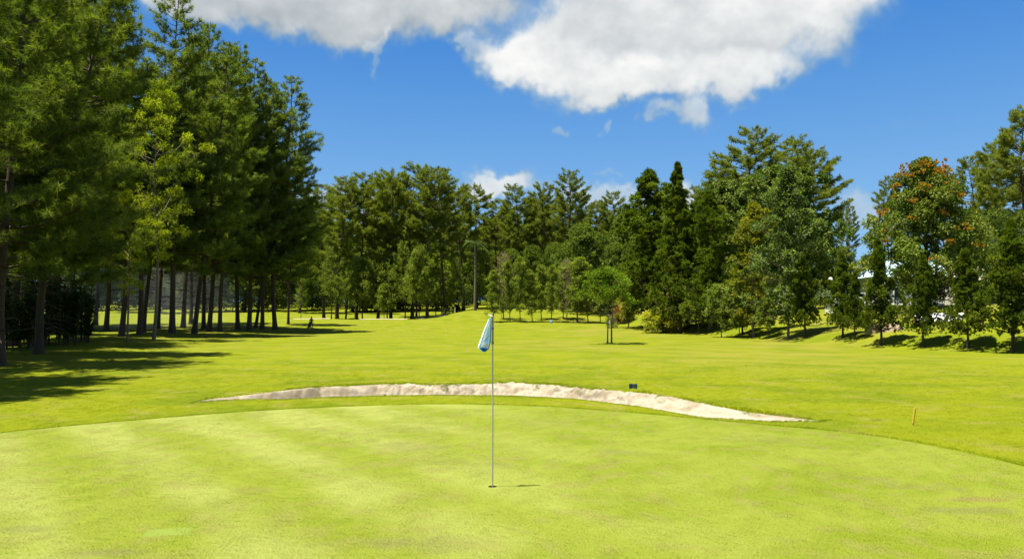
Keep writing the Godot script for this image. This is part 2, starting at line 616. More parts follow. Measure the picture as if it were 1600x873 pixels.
func green_color(p: Vector3) -> Color:
	var x := p.x
	var d := -p.z
	var n1 := noise.get_noise_2d(x * 9.0, d * 9.0)
	var n2 := noise.get_noise_2d(x * 45.0, d * 45.0 + 9.0)
	var n3 := noise.get_noise_2d(x * 160.0, d * 160.0)
	var c := Color(0.235, 0.282, 0.030)
	# mown in bands that run away to the upper corner
	var band := sin((x * 0.80 + d * 0.60 + 0.35 * n1) * 3.6)
	c = c.lerp(Color(0.320, 0.352, 0.085), clampf(0.5 + 0.65 * band + 0.9 * n1, 0, 1) * ss(3.5, -3.5, x + 0.15 * d - 1.5) * 0.85 + 0.10)
	c = c.lerp(Color(0.195, 0.250, 0.018), clampf(0.25 + 1.6 * n2 - 0.3 * n1, 0, 0.8) * (0.5 + 0.5 * ss(-4, 4, x)))
	c = c.lerp(Color(0.265, 0.250, 0.070), clampf(1.5 * n3 + 0.6 * n2 - 0.2, 0, 0.5))
	for s in scuffs:
		var q := Vector2((x - s[0].x) / s[1], (d + s[0].z) / s[2]).length() + 1.3 * n2 + 0.9 * n3
		if q < 1.0: c = c.lerp(s[3], ss(1.0, 0.2, q) * s[4])
	return c

func build_green() -> void:
	for a in [[650, 700, 0.75, 0.5, 0.5], [700, 722, 1.1, 0.45, 0.45], [620, 675, 0.8, 0.5, 0.35], [1285, 742, 0.5, 0.25, 0.5], [1350, 748, 0.5, 0.2, 0.5], [1440, 762, 0.45, 0.2, 0.6], [1520, 800, 0.5, 0.12, 0.6], [960, 708, 0.4, 0.2, 0.5], [1220, 690, 0.7, 0.4, 0.35], [560, 846, 0.7, 0.2, 0.6], [700, 850, 0.6, 0.2, 0.45], [200, 865, 0.6, 0.15, 0.7], [30, 828, 0.4, 0.1, 0.5], [860, 660, 0.8, 0.5, 0.25], [330, 790, 0.6, 0.25, 0.25]]:
		var p := on_ground(a[0], a[1])
		scuffs.append([p, a[2], a[3] * 1.3, Color(0.205, 0.200, 0.070), a[4] * 0.9])
	scuffs.append([on_ground(1540, 781), 0.4, 0.1, Color(0.26, 0.22, 0.07), 0.8])
	var at := func(u: float, w: float) -> Vector3:
		var i := int(round(u * 720.0)) % 720
		var r := lerpf(0.054, green_r[i] + 0.02, pow(w, 0.8))
		var x := CUP.x + cos(u * TAU) * r
		var d := CUP.y + sin(u * TAU) * r
		return Vector3(x, hgt(x, -d) + 0.006, -d)
	var g := inst("putting_green", grid_mesh(720, 110, at, green_color, true), M.green, self)
	tag(g, "closely mown pale green putting surface around the flagstick", "putting green", "", "structure")
	# a square of turf cut in and laid back
	var p := on_ground(262, 832)
	var b := MB.new()
	b.box(Vector3(0, 0.0025, 0), Vector3(0.42, 0.009, 0.26), Basis(Vector3.UP, 0.25), 0.004)
	var plug := inst("turf_plug", b.mesh(), tri_mat(lin(0.15, 0.20, 0.010), M.green.albedo_texture, 1.7, 0.95), g)
	plug.position = p
	# the cup
	var cup := base("golf_cup", "white-lined hole in the putting green at the foot of the flagstick", "golf hole", Vector3(CUP.x, 0.0, -CUP.y))
	var liner := MB.new()
	liner.lathe([Vector2(0.001, -0.12), Vector2(0.053, -0.12), Vector2(0.053, -0.02)], 28)
	inst("liner", liner.mesh(), plain(lin(0.5, 0.5, 0.48), 0.6), cup)
	var soil := MB.new()
	soil.lathe([Vector2(0.0535, -0.02), Vector2(0.0535, 0.004)], 28)
	inst("soil_rim", soil.mesh(), plain(lin(0.06, 0.045, 0.03), 1.0), cup)

func build_bunker() -> void:
	var at := func(u: float, w: float) -> Vector3:
		var x := lerpf(bx0 + 0.02, bx1 - 0.02, u)
		var e := bunker_e(x)
		var dn := bunker_near(x) - 0.04
		var df := bunker_far(x) + 0.07
		var d := lerpf(dn, df, w)
		var t := (d - bunker_near(x)) / (bunker_far(x) - bunker_near(x))
		var h := hgt(x, -d) + sand_h(x, clampf(t, 0, 1), e)
		var te := 0.5 + 0.13 * ss(-2.2, -4.0, x)
		var face := (1.0 - 0.5 * ss(-2.5, -4.5, x)) * ss(te, te + 0.15, t) * (1.0 - ss(0.93, 1.0, t)) * e
		h += face * (0.06 * noise.get_noise_2d(x * 140.0, d * 110.0) + 0.07 * noise.get_noise_2d(x * 300.0, d * 420.0))
		h += 0.012 * noise.get_noise_2d(x * 120.0, d * 120.0) * ss(0.0, 0.1, t) * (1.0 - ss(0.9, 1.0, t))
		return Vector3(x, h, -d + face * (0.14 - 0.09 * ss(-2.5, -4.5, x)) * noise.get_noise_3d(x * 190.0, 60.0, t * 160.0))
	var col := func(p: Vector3) -> Color:
		var n1 := noise.get_noise_2d(p.x * 30.0, -p.z * 30.0)
		var n2 := noise.get_noise_2d(p.x * 150.0, -p.z * 150.0 + p.y * 300.0)
		var t := (-p.z - bunker_near(p.x)) / maxf(0.1, bunker_far(p.x) - bunker_near(p.x))
		var c := Color(1.05, 1.04, 1.02)
		# the far face is rougher, earthier sand; the floor holding water is silted
		c = c.lerp(Color(0.72, 0.68, 0.60), clampf(ss(0.52, 0.62, t + 0.1 * n1) * (0.50 + 1.5 * n2 + 0.6 * n1), 0, 1))
		c = c.lerp(Color(0.70, 0.64, 0.54), ss(-1.5, -4.0, p.x + 1.5 * n1) * clampf(0.6 + 1.2 * n2, 0, 1))
		c = c.lerp(Color(0.50, 0.46, 0.37), ss(-2.4, -4.2, p.x) * ss(0.68, 0.60, t + 0.05 * n2) * 0.8)
		return c
	tag(inst("sand_bunker", grid_mesh(560, 44, at, col), M.sand, self), "long curved bunker of pale sand with a crumbling far lip", "bunker", "", "structure")
	# standing water on the floor
	var x0 := bx0 + 0.5
	var x1 := -3.6
	var wat := func(u: float, w: float) -> Vector3:
		var x := lerpf(x0, x1, u)
		var t := lerpf(0.04, 0.72, w)
		var d := lerpf(bunker_near(x), bunker_far(x), t)
		return Vector3(x, -0.150, -d)
	var wm := plain(lin(0.11, 0.10, 0.065), 0.22)
	wm.metallic_specular = 0.6
	tag(inst("puddle", grid_mesh(60, 6, wat, func(_p): return Color.WHITE), wm, self), "shallow still puddle on the silted floor of the sand bunker", "water", "", "structure")
	# a far bunker edge along the ridge before the pines
	for a in [[560, 640, 1.0], [650, 700, 0.7], [455, 520, 0.8]]:
		var p := at_depth(a[0], 127.0)
		var q := at_depth(a[1], 128.5)
		var far := func(u: float, w: float) -> Vector3:
			var x := lerpf(p.x, q.x, u)
			var d: float = 127.5 + lerpf(-1.0, 0.9, w) * sin(u * PI) * a[2] + 0.6 * noise.get_noise_2d(x * 20.0, 2.0)
			return Vector3(x, hgt(x, -d) + 0.03 + 0.1 * w, -d)
		tag(inst("far_bunker", grid_mesh(40, 4, far, func(_p): return Color(0.9, 0.88, 0.8)), M.sand, self), "thin pale sand edge on the ridge before the distant pines", "bunker", "", "structure")

func grass_tuft(n: int, h: float, w: float, spread: float) -> PackedVector3Array:
	var v := PackedVector3Array()
	for k in n:
		var a := rng.randf() * TAU
		var p := Vector3(cos(a), 0, sin(a)) * spread * sqrt(rng.randf())
		var lean := Vector3(rr(-0.6, 0.6), 1, rr(-0.6, 0.6)).normalized() * h * rr(0.6, 1.15)
		var s := Vector3(cos(a + 1.0), 0, sin(a + 1.0)) * w * 0.5
		v.append(p - s); v.append(p + s); v.append(p + lean)
	return v

func scatter(called: String, label: String, tpl: PackedVector3Array, spots: Array, mat: Material) -> void:
	# spots: [position, scale, colour]
	var lv := Leaves.new()
	lv.put(tpl, Transform3D.IDENTITY, Color.WHITE)
	var mm := MultiMesh.new()
	mm.transform_format = MultiMesh.TRANSFORM_3D
	mm.use_colors = true
	mm.mesh = lv.mesh()
	mm.instance_count = spots.size()
	for i in spots.size():
		var s = spots[i]
		mm.set_instance_transform(i, Transform3D(Basis(Vector3.UP, rng.randf() * TAU).scaled(Vector3.ONE * s[1]), s[0]))
		mm.set_instance_color(i, s[2])
	var o := MultiMeshInstance3D.new()
	o.name = numbered(called)
	o.multimesh = mm
	o.material_override = mat
	add_child(o)
	tag(o, label, "grass", "", "stuff")

func build_grass() -> void:
	rng.seed = 505
	var spots := []
	# collar between the green and the bunker, and the lawn beyond, thinning out with distance
	var n := 0
	while n < 70000:
		var d := 9.5 + 28.0 * pow(rng.randf(), 1.3)
		var x := rr(-0.74, 0.74) * d
		n += 1
		if green_edge(x, d) < 0.01 or rng.randf() < ss(19, 37, d): continue
		var inb := false
		if x > bx0 and x < bx1:
			var dn := bunker_near(x)
			var df := bunker_far(x)
			if d > dn - 0.02 and d < df + 0.02: inb = true
		if inb: continue
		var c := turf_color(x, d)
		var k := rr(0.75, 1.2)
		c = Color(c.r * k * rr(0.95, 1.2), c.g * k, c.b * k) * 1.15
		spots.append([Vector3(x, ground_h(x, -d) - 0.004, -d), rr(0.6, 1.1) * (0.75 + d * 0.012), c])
	for i in 2500:
		var an := rng.randf() * TAU
		var r := lerpf(green_r[int(an / TAU * 720.0) % 720], green_r[(int(an / TAU * 720.0) + 1) % 720], 0.5) + rr(0.0, 0.16)
		var x := CUP.x + cos(an) * r
		var d := CUP.y + sin(an) * r
		if d < 8.0 or green_edge(x, d) < 0.0: continue
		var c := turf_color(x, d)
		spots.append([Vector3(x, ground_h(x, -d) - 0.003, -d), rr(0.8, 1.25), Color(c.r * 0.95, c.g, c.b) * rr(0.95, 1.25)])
	scatter("fairway_grass", "short mown grass of the collar and fairway round the bunker", grass_tuft(24, 0.017, 0.011, 0.13), spots, M.grass)
	# fallen needles and twigs under the pine stand
	var fallen := []
	for i in 9000:
		var d := rr(32.0, 104.0)
		var x := rr(-64.0, -20.0)
		if noise.get_noise_2d(x * 14.0, d * 14.0) < -0.05: continue
		fallen.append([Vector3(x, hgt(x, -d) + 0.004, -d), rr(0.6, 1.4), Color(0.17, 0.115, 0.055) * rr(0.7, 1.3)])
	var bits := PackedVector3Array()
	for i in 16:
		var a := rng.randf() * TAU
		var p := Vector3(rr(-0.3, 0.3), rr(0.005, 0.03), rr(-0.3, 0.3))
		var u := Vector3(cos(a), rr(-0.05, 0.05), sin(a)) * rr(0.06, 0.16)
		var w := Vector3(-sin(a), 0, cos(a)) * 0.014
		bits.append_array([p - w, p + w, p + u])
	scatter("fallen_needles", "brown fallen needles and twigs scattered under the pine stand", bits, fallen, M.grass)
	# the green's own short blades where they can be made out
	spots = []
	n = 0
	while n < 60000:
		n += 1
		var d := 5.6 + 11.0 * pow(rng.randf(), 1.15)
		var x := rr(-0.72, 0.72) * d
		if green_edge(x, d) > -0.02 or Vector2(x - CUP.x, d - CUP.y).length() < 0.16: continue
		var c := green_color(Vector3(x, 0, -d))
		var k := rr(0.75, 1.15)
		spots.append([Vector3(x, 0.003, -d), rr(0.7, 1.2), Color(c.r * k * rr(0.9, 1.15), c.g * k, c.b * k)])
	scatter("green_grass", "very short cut grass blades of the putting surface", grass_tuft(26, 0.009, 0.007, 0.11), spots, M.grass)
	spots = []
	var x := bx0
	while x < bx1:
		x += rr(0.008, 0.022)
		for side in 2:
			var d: float = bunker_far(x) + rr(-0.03, 0.16) if side == 0 else bunker_near(x) - rr(-0.02, 0.14)
			if noise.get_noise_2d(x * 50.0, side * 40.0) < -0.25 and side == 0: continue
			var c := turf_color(x, d)
			var k := rr(0.8, 1.2)
			var s: float = rr(0.6, 1.3) * (1.0 + 1.3 * maxf(0.0, noise.get_noise_2d(x * 120.0, 400.0))) if side == 0 else rr(0.5, 1.0)
			var yy: float = hgt(x, -d) + (0.09 if side == 0 else -0.11) * bunker_e(x)
			spots.append([Vector3(x, yy, -d), s, Color(c.r * k, c.g * k, c.b * k)])
	# clumps that slid down the sand face
	for a in [[492, 606], [600, 606], [925, 612], [908, 618], [1010, 616], [1090, 628], [840, 604], [690, 604], [1160, 640], [1215, 648]]:
		var px: float = a[0]
		for k in 26:
			var d := 19.0
			var xx: float = (px + rr(-7, 7) - 800.0) / F * 20.0
			d = lerpf(bunker_near(xx), bunker_far(xx), rr(0.72, 1.0))
			var c := turf_color(xx, d)
			spots.append([Vector3(xx, hgt(xx, -d) + sand_h(xx, (d - bunker_near(xx)) / (bunker_far(xx) - bunker_near(xx)), bunker_e(xx)), -d), rr(0.5, 1.1), Color(c.r * 0.8, c.g * 0.8, c.b * 0.8)])
	scatter("lip_grass", "longer ragged grass hanging over the bunker lip", grass_tuft(12, 0.055, 0.008, 0.04), spots, M.grass)

# ---------------------------------------------------------------- trees
func needle_tpl(n: int, len_: float, w: float, flat := 0.5) -> PackedVector3Array:
	# a tuft of needles round the end of a twig that points along +y
	var v := PackedVector3Array()
	for k in n:
		var d := (rdir() + Vector3(0, flat, 0)).normalized()
		var s := d.cross(rdir()).normalized() * w * 0.5
		var l := len_ * rr(0.7, 1.1)
		var o := Vector3(0, rr(-0.25, 0.2) * len_, 0)
		v.append(o - s); v.append(o + s); v.append(o + d * l)
	return v

func leaf_tpl(n: int, len_: float, w: float, spread: float, up := 0.4, droop := 0.0) -> PackedVector3Array:
	# leaves set round a twig that points along +y, each folded along its middle
	var v := PackedVector3Array()
	for k in n:
		var d := (rdir() + Vector3(0, up, 0)).normalized()
		var o := d * spread * rr(0.2, 1.0)
		var s := d.cross((Vector3.UP + rdir() * 0.7)).normalized()
		var nn := s.cross(d).normalized()
		var l := len_ * rr(0.7, 1.15)
		var hw := w * 0.5 * rr(0.8, 1.15)
		var mid := o + d * l * 0.45 - Vector3(0, droop * l * 0.3, 0)
		var tip := o + d * l - Vector3(0, droop * l, 0)
		var lift := nn * hw * 0.35
		v.append(o); v.append(mid - s * hw + lift); v.append(tip)
		v.append(o); v.append(tip); v.append(mid + s * hw + lift)
	return v

func vary(c: Array, amount: float) -> Color:
	# one of the tree's leaf colours, a little changed
	var i := rng.randi() % (c.size() - 1)
	var a: Color = (c[i] as Color).lerp(c[i + 1], rng.randf())
	var k := 1.0 + rr(-amount, amount)
	return Color(a.r * k, a.g * k, a.b * k)

func trunk_pts(H: float, bend: float, n: int) -> Array:
	var p := []
	var a := rng.randf() * TAU
	var b := rng.randf() * TAU
	for i in n + 1:
		var t := float(i) / n
		p.append(Vector3(cos(a) * bend * t * t + cos(b) * bend * 0.4 * sin(t * 6.0), t * H, sin(a) * bend * t * t + sin(b) * bend * 0.4 * sin(t * 6.0 + 1.0)))
	return p

func on_path(p: Array, t: float) -> Vector3:
	var f := clampf(t, 0, 1) * (p.size() - 1)
	var i: int = min(int(f), p.size() - 2)
	return (p[i] as Vector3).lerp(p[i + 1], f - i)

func make_trunk(p: Array, r0: float, top: float, sides: int, flare: float) -> ArrayMesh:
	var mb := MB.new()
	var q := []
	var rad := []
	var steps_ := p.size() * 3
	for i in steps_ + 1:
		var t := pow(float(i) / steps_, 1.6)
		var pos := on_path(p, t)
		q.append(pos + Vector3(0, -0.3 if i == 0 else 0.0, 0))
		rad.append(lerpf(r0, top, pow(t, 0.85)) * (1.0 + flare * exp(-pos.y / (r0 * 2.2))))
	mb.tube(q, rad, sides)
	return mb.mesh()

func profile(style: String, t: float) -> float:
	match style:
		"cone": return ss(-0.35, 0.22, t) * pow(1.0 - t, 0.76) + 0.03
		"round": return pow(sin(PI * clampf(0.10 + 0.87 * t, 0, 1)), 0.75)
		"oval": return pow(sin(PI * clampf(0.08 + 0.90 * t, 0, 1)), 0.7)
		"column": return ss(-0.2, 0.12, t) * (1.0 - 0.55 * t) * sqrt(clampf((1.0 - t) * 6.0, 0, 1))
		"spire": return ss(-0.15, 0.10, t) * pow(1.0 - t, 0.9) + 0.04
		"peak": return ss(-0.25, 0.28, t) * pow(1.0 - t, 0.55) + 0.04
		"dome": return sqrt(clampf(1.0 - pow(2.0 * clampf(t, 0, 1) - 0.75, 2.0) / 1.6, 0, 1))
	return 1.0

func pine(seed_: int, o: Dictionary) -> Dictionary:
	rng.seed = seed_
	var H: float = o.H
	var cb: float = o.cb * H
	var path := trunk_pts(H, o.get("bend", 0.5), 8)
	var r0: float = o.get("r0", H * 0.0145)
	var br := MB.new()
	var lv := Leaves.new()
	var tpls := []
	for k in 5: tpls.append(needle_tpl(o.needles, o.nlen, o.nw))
	var nb: int = o.branches
	for i in nb:
		var u := (i + rng.randf()) / nb
		var y := lerpf(cb, H * 0.985, pow(u, o.get("dist", 0.85)))
		var t := (y - cb) / (H - cb)
		var an := i * 2.39996 + rr(-0.5, 0.5)
		var out := Vector3(cos(an), 0, sin(an))
		var L: float = max(0.5, o.R * profile(o.style, t) * rr(0.55, 1.12))
		var rise: float = lerpf(o.get("rise0", 0.05), o.get("rise1", 0.7), t) + rr(-0.12, 0.12)
		var b0 := on_path(path, y / H)
		var pts := []
		var rad := []
		var side := out.cross(Vector3.UP) * rr(-0.15, 0.15)
		for k in 6:
			var s := k / 5.0
			pts.append(b0 + (out + side * s) * L * s + Vector3.UP * L * (rise * s - 0.16 * s * (1.0 - s) + o.get("tipup", 0.18) * s * s))
			rad.append((0.010 + 0.014 * L) * (1.0 - 0.85 * s))
		br.tube(pts, rad, 4)
		var nt := int(max(3.0, L * o.twigs))
		for k in nt:
			var s := lerpf(o.get("bare", 0.3), 1.0, (k + rng.randf()) / nt)
			var p := on_path(pts, s)
			var dir := (out * rr(0.3, 1.0) + out.cross(Vector3.UP) * rr(-1.0, 1.0) + Vector3.UP * rr(-0.1, 0.55)).normalized()
			var tl := L * rr(0.12, 0.30) * (1.25 - 0.6 * s) + 0.25
			var e := p + dir * tl
			br.tube([p, e], [0.012, 0.005], 3)
			var col := vary(o.cols, 0.18)
			var nn: int = max(2, int(tl * o.tufts))
			for j in nn:
				var q := p.lerp(e, (j + 1.0) / nn) + rdir() * 0.10
				var td := (dir + rdir() * 0.5 + Vector3(0, 0.45, 0)).normalized()
				lv.put(tpls[rng.randi() % 5], Transform3D(basis_to(td, rng.randf() * TAU, rr(0.75, 1.25)), q), col * rr(0.85, 1.15))
	for k in o.get("dead", 0):
		var y := cb * rr(0.35, 1.1)
		var an := rng.randf() * TAU
		var b0 := on_path(path, y / H)
		var L := rr(0.5, 2.4)
		var out := Vector3(cos(an), rr(-0.3, 0.25), sin(an))
		br.tube([b0, b0 + out * L * 0.6, b0 + out * L + Vector3(0, -0.12 * L, 0)], [0.03, 0.02, 0.006], 4)
	return {"trunk": make_trunk(path, r0, 0.03, 10, 0.5), "branches": br.mesh(), "crown": lv.mesh(), "H": H, "leaf": M.needle, "bark": o.get("bark", M.bark)}

func broad(seed_: int, o: Dictionary) -> Dictionary:
	# clumps of leaves on limbs; o.clumps clumps of radius o.cr filling the crown's outline
	rng.seed = seed_
	var H: float = o.H
	var cb: float = o.cb * H
	var path := trunk_pts(H * o.get("stem", 0.9), o.get("bend", 0.15), 6)
	var br := MB.new()
	var lv := Leaves.new()
	var tpls := []
	for k in 5: tpls.append(leaf_tpl(o.leaves, o.llen, o.lw, o.lspread, o.get("lup", 0.4), o.get("droop", 0.0)) if not o.has("needle") else needle_tpl(o.leaves, o.llen, o.lw, 0.9))
	var nc: int = o.clumps
	for i in nc:
		var u := (i + rng.randf()) / nc
		var t := pow(u, o.get("dist", 0.8))
		var y := lerpf(cb, H, t)
		var an := i * 2.39996 + rr(-0.4, 0.4)
		var lump: float = 1.0 + o.get("uneven", 0.4) * 1.1 * noise.get_noise_3d(cos(an) * 110.0 + seed_ * 130.0, t * 420.0, sin(an) * 110.0)
		var r: float = o.R * profile(o.style, t) * lump * (1.0 - pow(rng.randf(), 2.2) * 0.7)
		var cr: float = o.cr * rr(0.7, 1.25) * lerpf(1.0, o.get("topcr", 0.7), t)
		r = max(0.0, r - cr * 0.6)
		var c := Vector3(cos(an) * r, y - cr * 0.4, sin(an) * r)
		c += on_path(path, y / H) * Vector3(1, 0, 1)
		var st := on_path(path, clampf((y - r * o.get("climb", 0.7)) / (H * o.get("stem", 0.9)), o.cb * 0.75, 0.98))
		if r > 0.25:
			var mid := st.lerp(c, 0.55) + Vector3(0, -0.06 * r, 0) + rdir() * 0.08 * r
			var wr: float = 0.012 + 0.011 * r
			br.tube([st, mid, c], [wr, wr * 0.65, wr * 0.25], 4)
		var col := vary(o.cols, o.get("cvar", 0.15))
		var outw := Vector3(cos(an), 0, sin(an))
		for j in o.per:
			var d := (rdir() + Vector3(0, 0.35, 0) + outw * 0.3).normalized()
			var q: Vector3 = c + d * Vector3(1, o.get("flat", 0.75), 1) * cr * (1.0 - 0.55 * pow(rng.randf(), 2.0))
			var td: Vector3 = (d * o.get("outw", 0.7) + Vector3.UP * o.get("upw", 0.5) + rdir() * 0.5).normalized()
			lv.put(tpls[rng.randi() % 5], Transform3D(basis_to(td, rng.randf() * TAU, rr(0.75, 1.25)), q), col * rr(0.82, 1.18))
	var p := {"trunk": make_trunk(path, o.r0, o.r0 * 0.12, 9, o.get("flare", 0.3)), "branches": br.mesh(), "crown": lv.mesh(), "H": H, "leaf": o.get("mat", M.leaf), "bark": o.get("bark", M.bark)}
	if o.has("flowers"):
		var fl := Leaves.new()
		var ft := leaf_tpl(9, 0.26, 0.17, 0.10, 1.0)
		for k in o.flowers:
			var t := pow(rng.randf(), 0.7) * 0.8 + 0.17
			var an: float = o.fan + rr(-1.5, 1.5)
			var r: float = o.R * profile(o.style, t) * rr(0.93, 1.08)
			var q := Vector3(cos(an) * r, lerpf(cb, H, t) + 0.25, sin(an) * r)
			for j in rng.randi_range(1, 6):
				fl.put(ft, Transform3D(basis_to(Vector3(cos(an) * 0.5, 1, sin(an) * 0.5) + rdir() * 0.4, rng.randf() * TAU, rr(0.8, 1.4)), q + rdir() * Vector3(0.55, 0.2, 0.55)), Color(0.34, rr(0.13, 0.20), 0.035) * rr(0.8, 1.15))
		p.flowers = fl.mesh()
	return p

func plant(p: Dictionary, called: String, label: String, group: String, pos: Vector3, H: float, wide := 1.0, turn := -1.0, lean := Vector2.ZERO) -> Node3D:
	var o := base(called, label, "tree", pos - Vector3(0, 0.05, 0), 0.0, group)
	var k: float = H / p.H
	if turn < 0.0: turn = rng.randf() * TAU
	o.basis = Basis(Vector3(0, 0, 1), -lean.x) * Basis(Vector3(1, 0, 0), lean.y) * Basis(Vector3.UP, turn) * Basis.from_scale(Vector3(k * wide, k, k * wide))
	inst("trunk", p.trunk, p.bark, o)
	inst("branches", p.branches, p.bark, o, "stuff")
	inst("crown", p.crown, p.leaf, o, "stuff")
	if p.has("flowers"): inst("flowers", p.flowers, M.leaf, o, "stuff")
	return o

func build_trees() -> void:
	var G_DARK := [Color(0.090, 0.122, 0.030), Color(0.125, 0.160, 0.038), Color(0.175, 0.205, 0.048), Color(0.215, 0.235, 0.054)]
	var G_NEAR := [Color(0.072, 0.100, 0.024), Color(0.100, 0.132, 0.030), Color(0.145, 0.172, 0.040), Color(0.170, 0.190, 0.044)]
	var G_PINE := [Color(0.120, 0.145, 0.030), Color(0.160, 0.185, 0.036), Color(0.210, 0.225, 0.044), Color(0.160, 0.180, 0.036)]
	var G_CYP := [Color(0.060, 0.090, 0.014), Color(0.095, 0.128, 0.018), Color(0.078, 0.106, 0.016), Color(0.150, 0.172, 0.024)]
	var G_YOUNG := [Color(0.120, 0.158, 0.030), Color(0.175, 0.205, 0.038), Color(0.210, 0.235, 0.050)]
	var G_BIG := [Color(0.068, 0.105, 0.020), Color(0.110, 0.150, 0.030), Color(0.165, 0.195, 0.052)]
	var near_o := {"H": 20.0, "cb": 0.17, "R": 5.2, "style": "cone", "needles": 26, "nlen": 0.30, "nw": 0.024, "branches": 110, "twigs": 4.8, "tufts": 6.0, "cols": G_NEAR, "dead": 24, "bend": 0.9, "r0": 0.20}
	var pn := [pine(101, near_o), pine(102, near_o)]
	var cone_o := {"H": 31.0, "cb": 0.20, "R": 6.8, "style": "cone", "needles": 17, "nlen": 0.42, "nw": 0.050, "branches": 112, "twigs": 5.0, "tufts": 4.0, "rise0": -0.12, "rise1": 0.55, "bare": 0.40, "cols": G_DARK, "dead": 34, "bend": 1.3, "r0": 0.27}
	var pc := []
	for k in 4: pc.append(pine(110 + k, cone_o))
	var round_o := {"H": 28.0, "cb": 0.28, "R": 6.0, "style": "round", "needles": 15, "nlen": 0.44, "nw": 0.055, "branches": 72, "twigs": 5.6, "tufts": 4.2, "cols": G_PINE, "dead": 12, "bend": 1.4, "r0": 0.36, "rise0": 0.2, "rise1": 0.40, "tipup": 0.05, "bare": 0.45, "dist": 0.62}
	var pr := []
	for k in 5: pr.append(pine(120 + k, round_o))
	var tall_o := round_o.duplicate(); tall_o.merge({"cb": 0.30, "R": 5.0, "style": "oval", "branches": 78}, true)
	for k in 2: pr.append(pine(130 + k, tall_o))
	# the stand beside the shaded lawn: trunk row and column, top row, width, kind
	rng.seed = 7
	var stand := "pines of the tall dense stand"
	var SL := "tall dark pine in the dense stand shading the lawn"
	var spots := [[185, 526, 14, 0.95, 0.012], [165, 517, 70, 0.85, -0.03], [143, 508, 90, 0.8, 0.04], [216, 523, -12, 0.95, -0.05], [227, 519, 80, 0.8, 0.06], [268, 521, -20, 1.0, -0.04], [285, 512, 60, 0.85, 0.05],
		[305, 521, 66, 0.9, 0.09], [315, 514, 90, 0.8, 0.03], [326, 518, 36, 0.8, -0.02], [348, 519, 74, 0.85, 0.02], [369, 515, 80, 0.8, -0.03], [384, 516, 104, 0.9, 0.02], [399, 512, 130, 0.75, 0.07], [411, 515, 128, 0.85, -0.02], [430, 515, 122, 1.05, 0.0], [245, 514, 60, 0.75, 0.07], [110, 511, 40, 0.9, 0.0], [80, 517, -60, 1.0, 0.0], [296, 506, 100, 0.8, 0.0], [20, 513, -60, 1.0, 0.0], [-60, 520, -100, 1.0, 0.0], [452, 507, 200, 0.75, 0.0]]
	var k := 0
	for s in spots:
		var p := on_ground(s[0], s[1])
		var own: String = {185: "thick-trunked straight pine beside the strap-leaved thicket's end", 268: "stout dark pine with a low side branch in the tall stand", 305: "pine with a leaning dark trunk in the tall stand", 430: "thickest pine at the stand's end next to the open fairway", 399: "slim tilted pine between straight ones near the stand's end"}.get(s[0], SL)
		plant(pc[k % 4], "pine_tree", own, stand if own == SL else "", p, height_to(p, s[2]) * 1.02, s[3] * (0.92 + 0.18 * rng.randf()), -1.0, Vector2(s[4], 0.0))
		k += 1
	# near pines on the shaded side
	var p0 := on_ground(58, 553)
	plant(pn[0], "pine_tree", "slim leaning pine beside the strap-leaved thicket", "", p0, 22.0, 0.95, 0.4, Vector2(0.10, 0.0))
	for a in [[-19.6, 22.0, 19.0, 1.05], [-21.0, 30.5, 21.0, 1.05], [-27.5, 36.5, 24.0, 1.1], [-25.5, 26.0, 20.0, 1.0], [-31.0, 46.0, 27.0, 1.0], [-36.0, 54.0, 29.0, 1.0], [-21.0, 15.0, 18.0, 1.0], [-17.6, 19.0, 17.0, 0.95]]:
		plant(pn[k % 2], "pine_tree", "pine with drooping dark boughs at the edge of the shaded lawn", "pines over the shaded lawn", Vector3(a[0], hgt(a[0], -a[1]), -a[1]), a[2], a[3])
		k += 1
	# feathery tree with yellow-green leaves among the pines
	var feather := broad(140, {"H": 22.0, "cb": 0.32, "R": 4.2, "style": "oval", "clumps": 46, "cr": 1.1, "per": 18, "leaves": 9, "llen": 0.36, "lw": 0.09, "lspread": 0.22, "lup": 0.1, "droop": 0.35, "cols": [Color(0.20, 0.235, 0.022), Color(0.30, 0.31, 0.03)], "r0": 0.16, "flat": 0.4, "uneven": 0.8, "bark": M.bark_pale, "bend": 0.8})
	var fp := on_ground(238, 530)
	plant(feather, "feathery_tree", "slender tree with feathery yellow-green leaves growing among the dark pines", "", fp, height_to(fp, 120), 0.9)
	var fp2 := on_ground(200, 534)
	plant(feather, "feathery_tree", "younger yellow-green feathery tree beside the thick pine trunk", "", fp2, height_to(fp2, 290), 1.0)

	# pines beyond the fairway: column, depth, top row
	var CL := "broad-crowned pine in the row beyond the fairway"
	var mid := [[505, 150, 290, 0.9, 0], [528, 138, 276, 0.95, 1], [560, 142, 270, 0.95, 2], [590, 150, 268, 0.9, 3], [612, 140, 270, 0.9, 4], [640, 146, 258, 1.0, 0], [667, 136, 262, 0.95, 6], [692, 140, 264, 0.95, 2], [722, 160, 292, 0.85, 1], [745, 168, 288, 0.95, 3], [775, 165, 312, 0.85, 4], [810, 160, 290, 0.9, 5], [832, 170, 300, 0.8, 2], [850, 158, 286, 0.8, 0], [890, 150, 266, 0.85, 6], [905, 165, 300, 0.8, 3], [928, 160, 316, 0.8, 1], [965, 150, 300, 0.8, 4], [548, 190, 300, 1.0, 4], [620, 200, 300, 1.0, 1], [700, 205, 310, 1.0, 2], [790, 205, 320, 1.0, 3], [870, 210, 310, 1.0, 0], [470, 180, 310, 1.0, 2], [430, 190, 320, 1.0, 1], [950, 200, 330, 1.0, 5], [1000, 190, 320, 1.0, 1], [380, 200, 330, 1.0, 3], [320, 190, 330, 1.0, 0], [250, 180, 330, 1.0, 3], [190, 185, 320, 1.0, 2]]
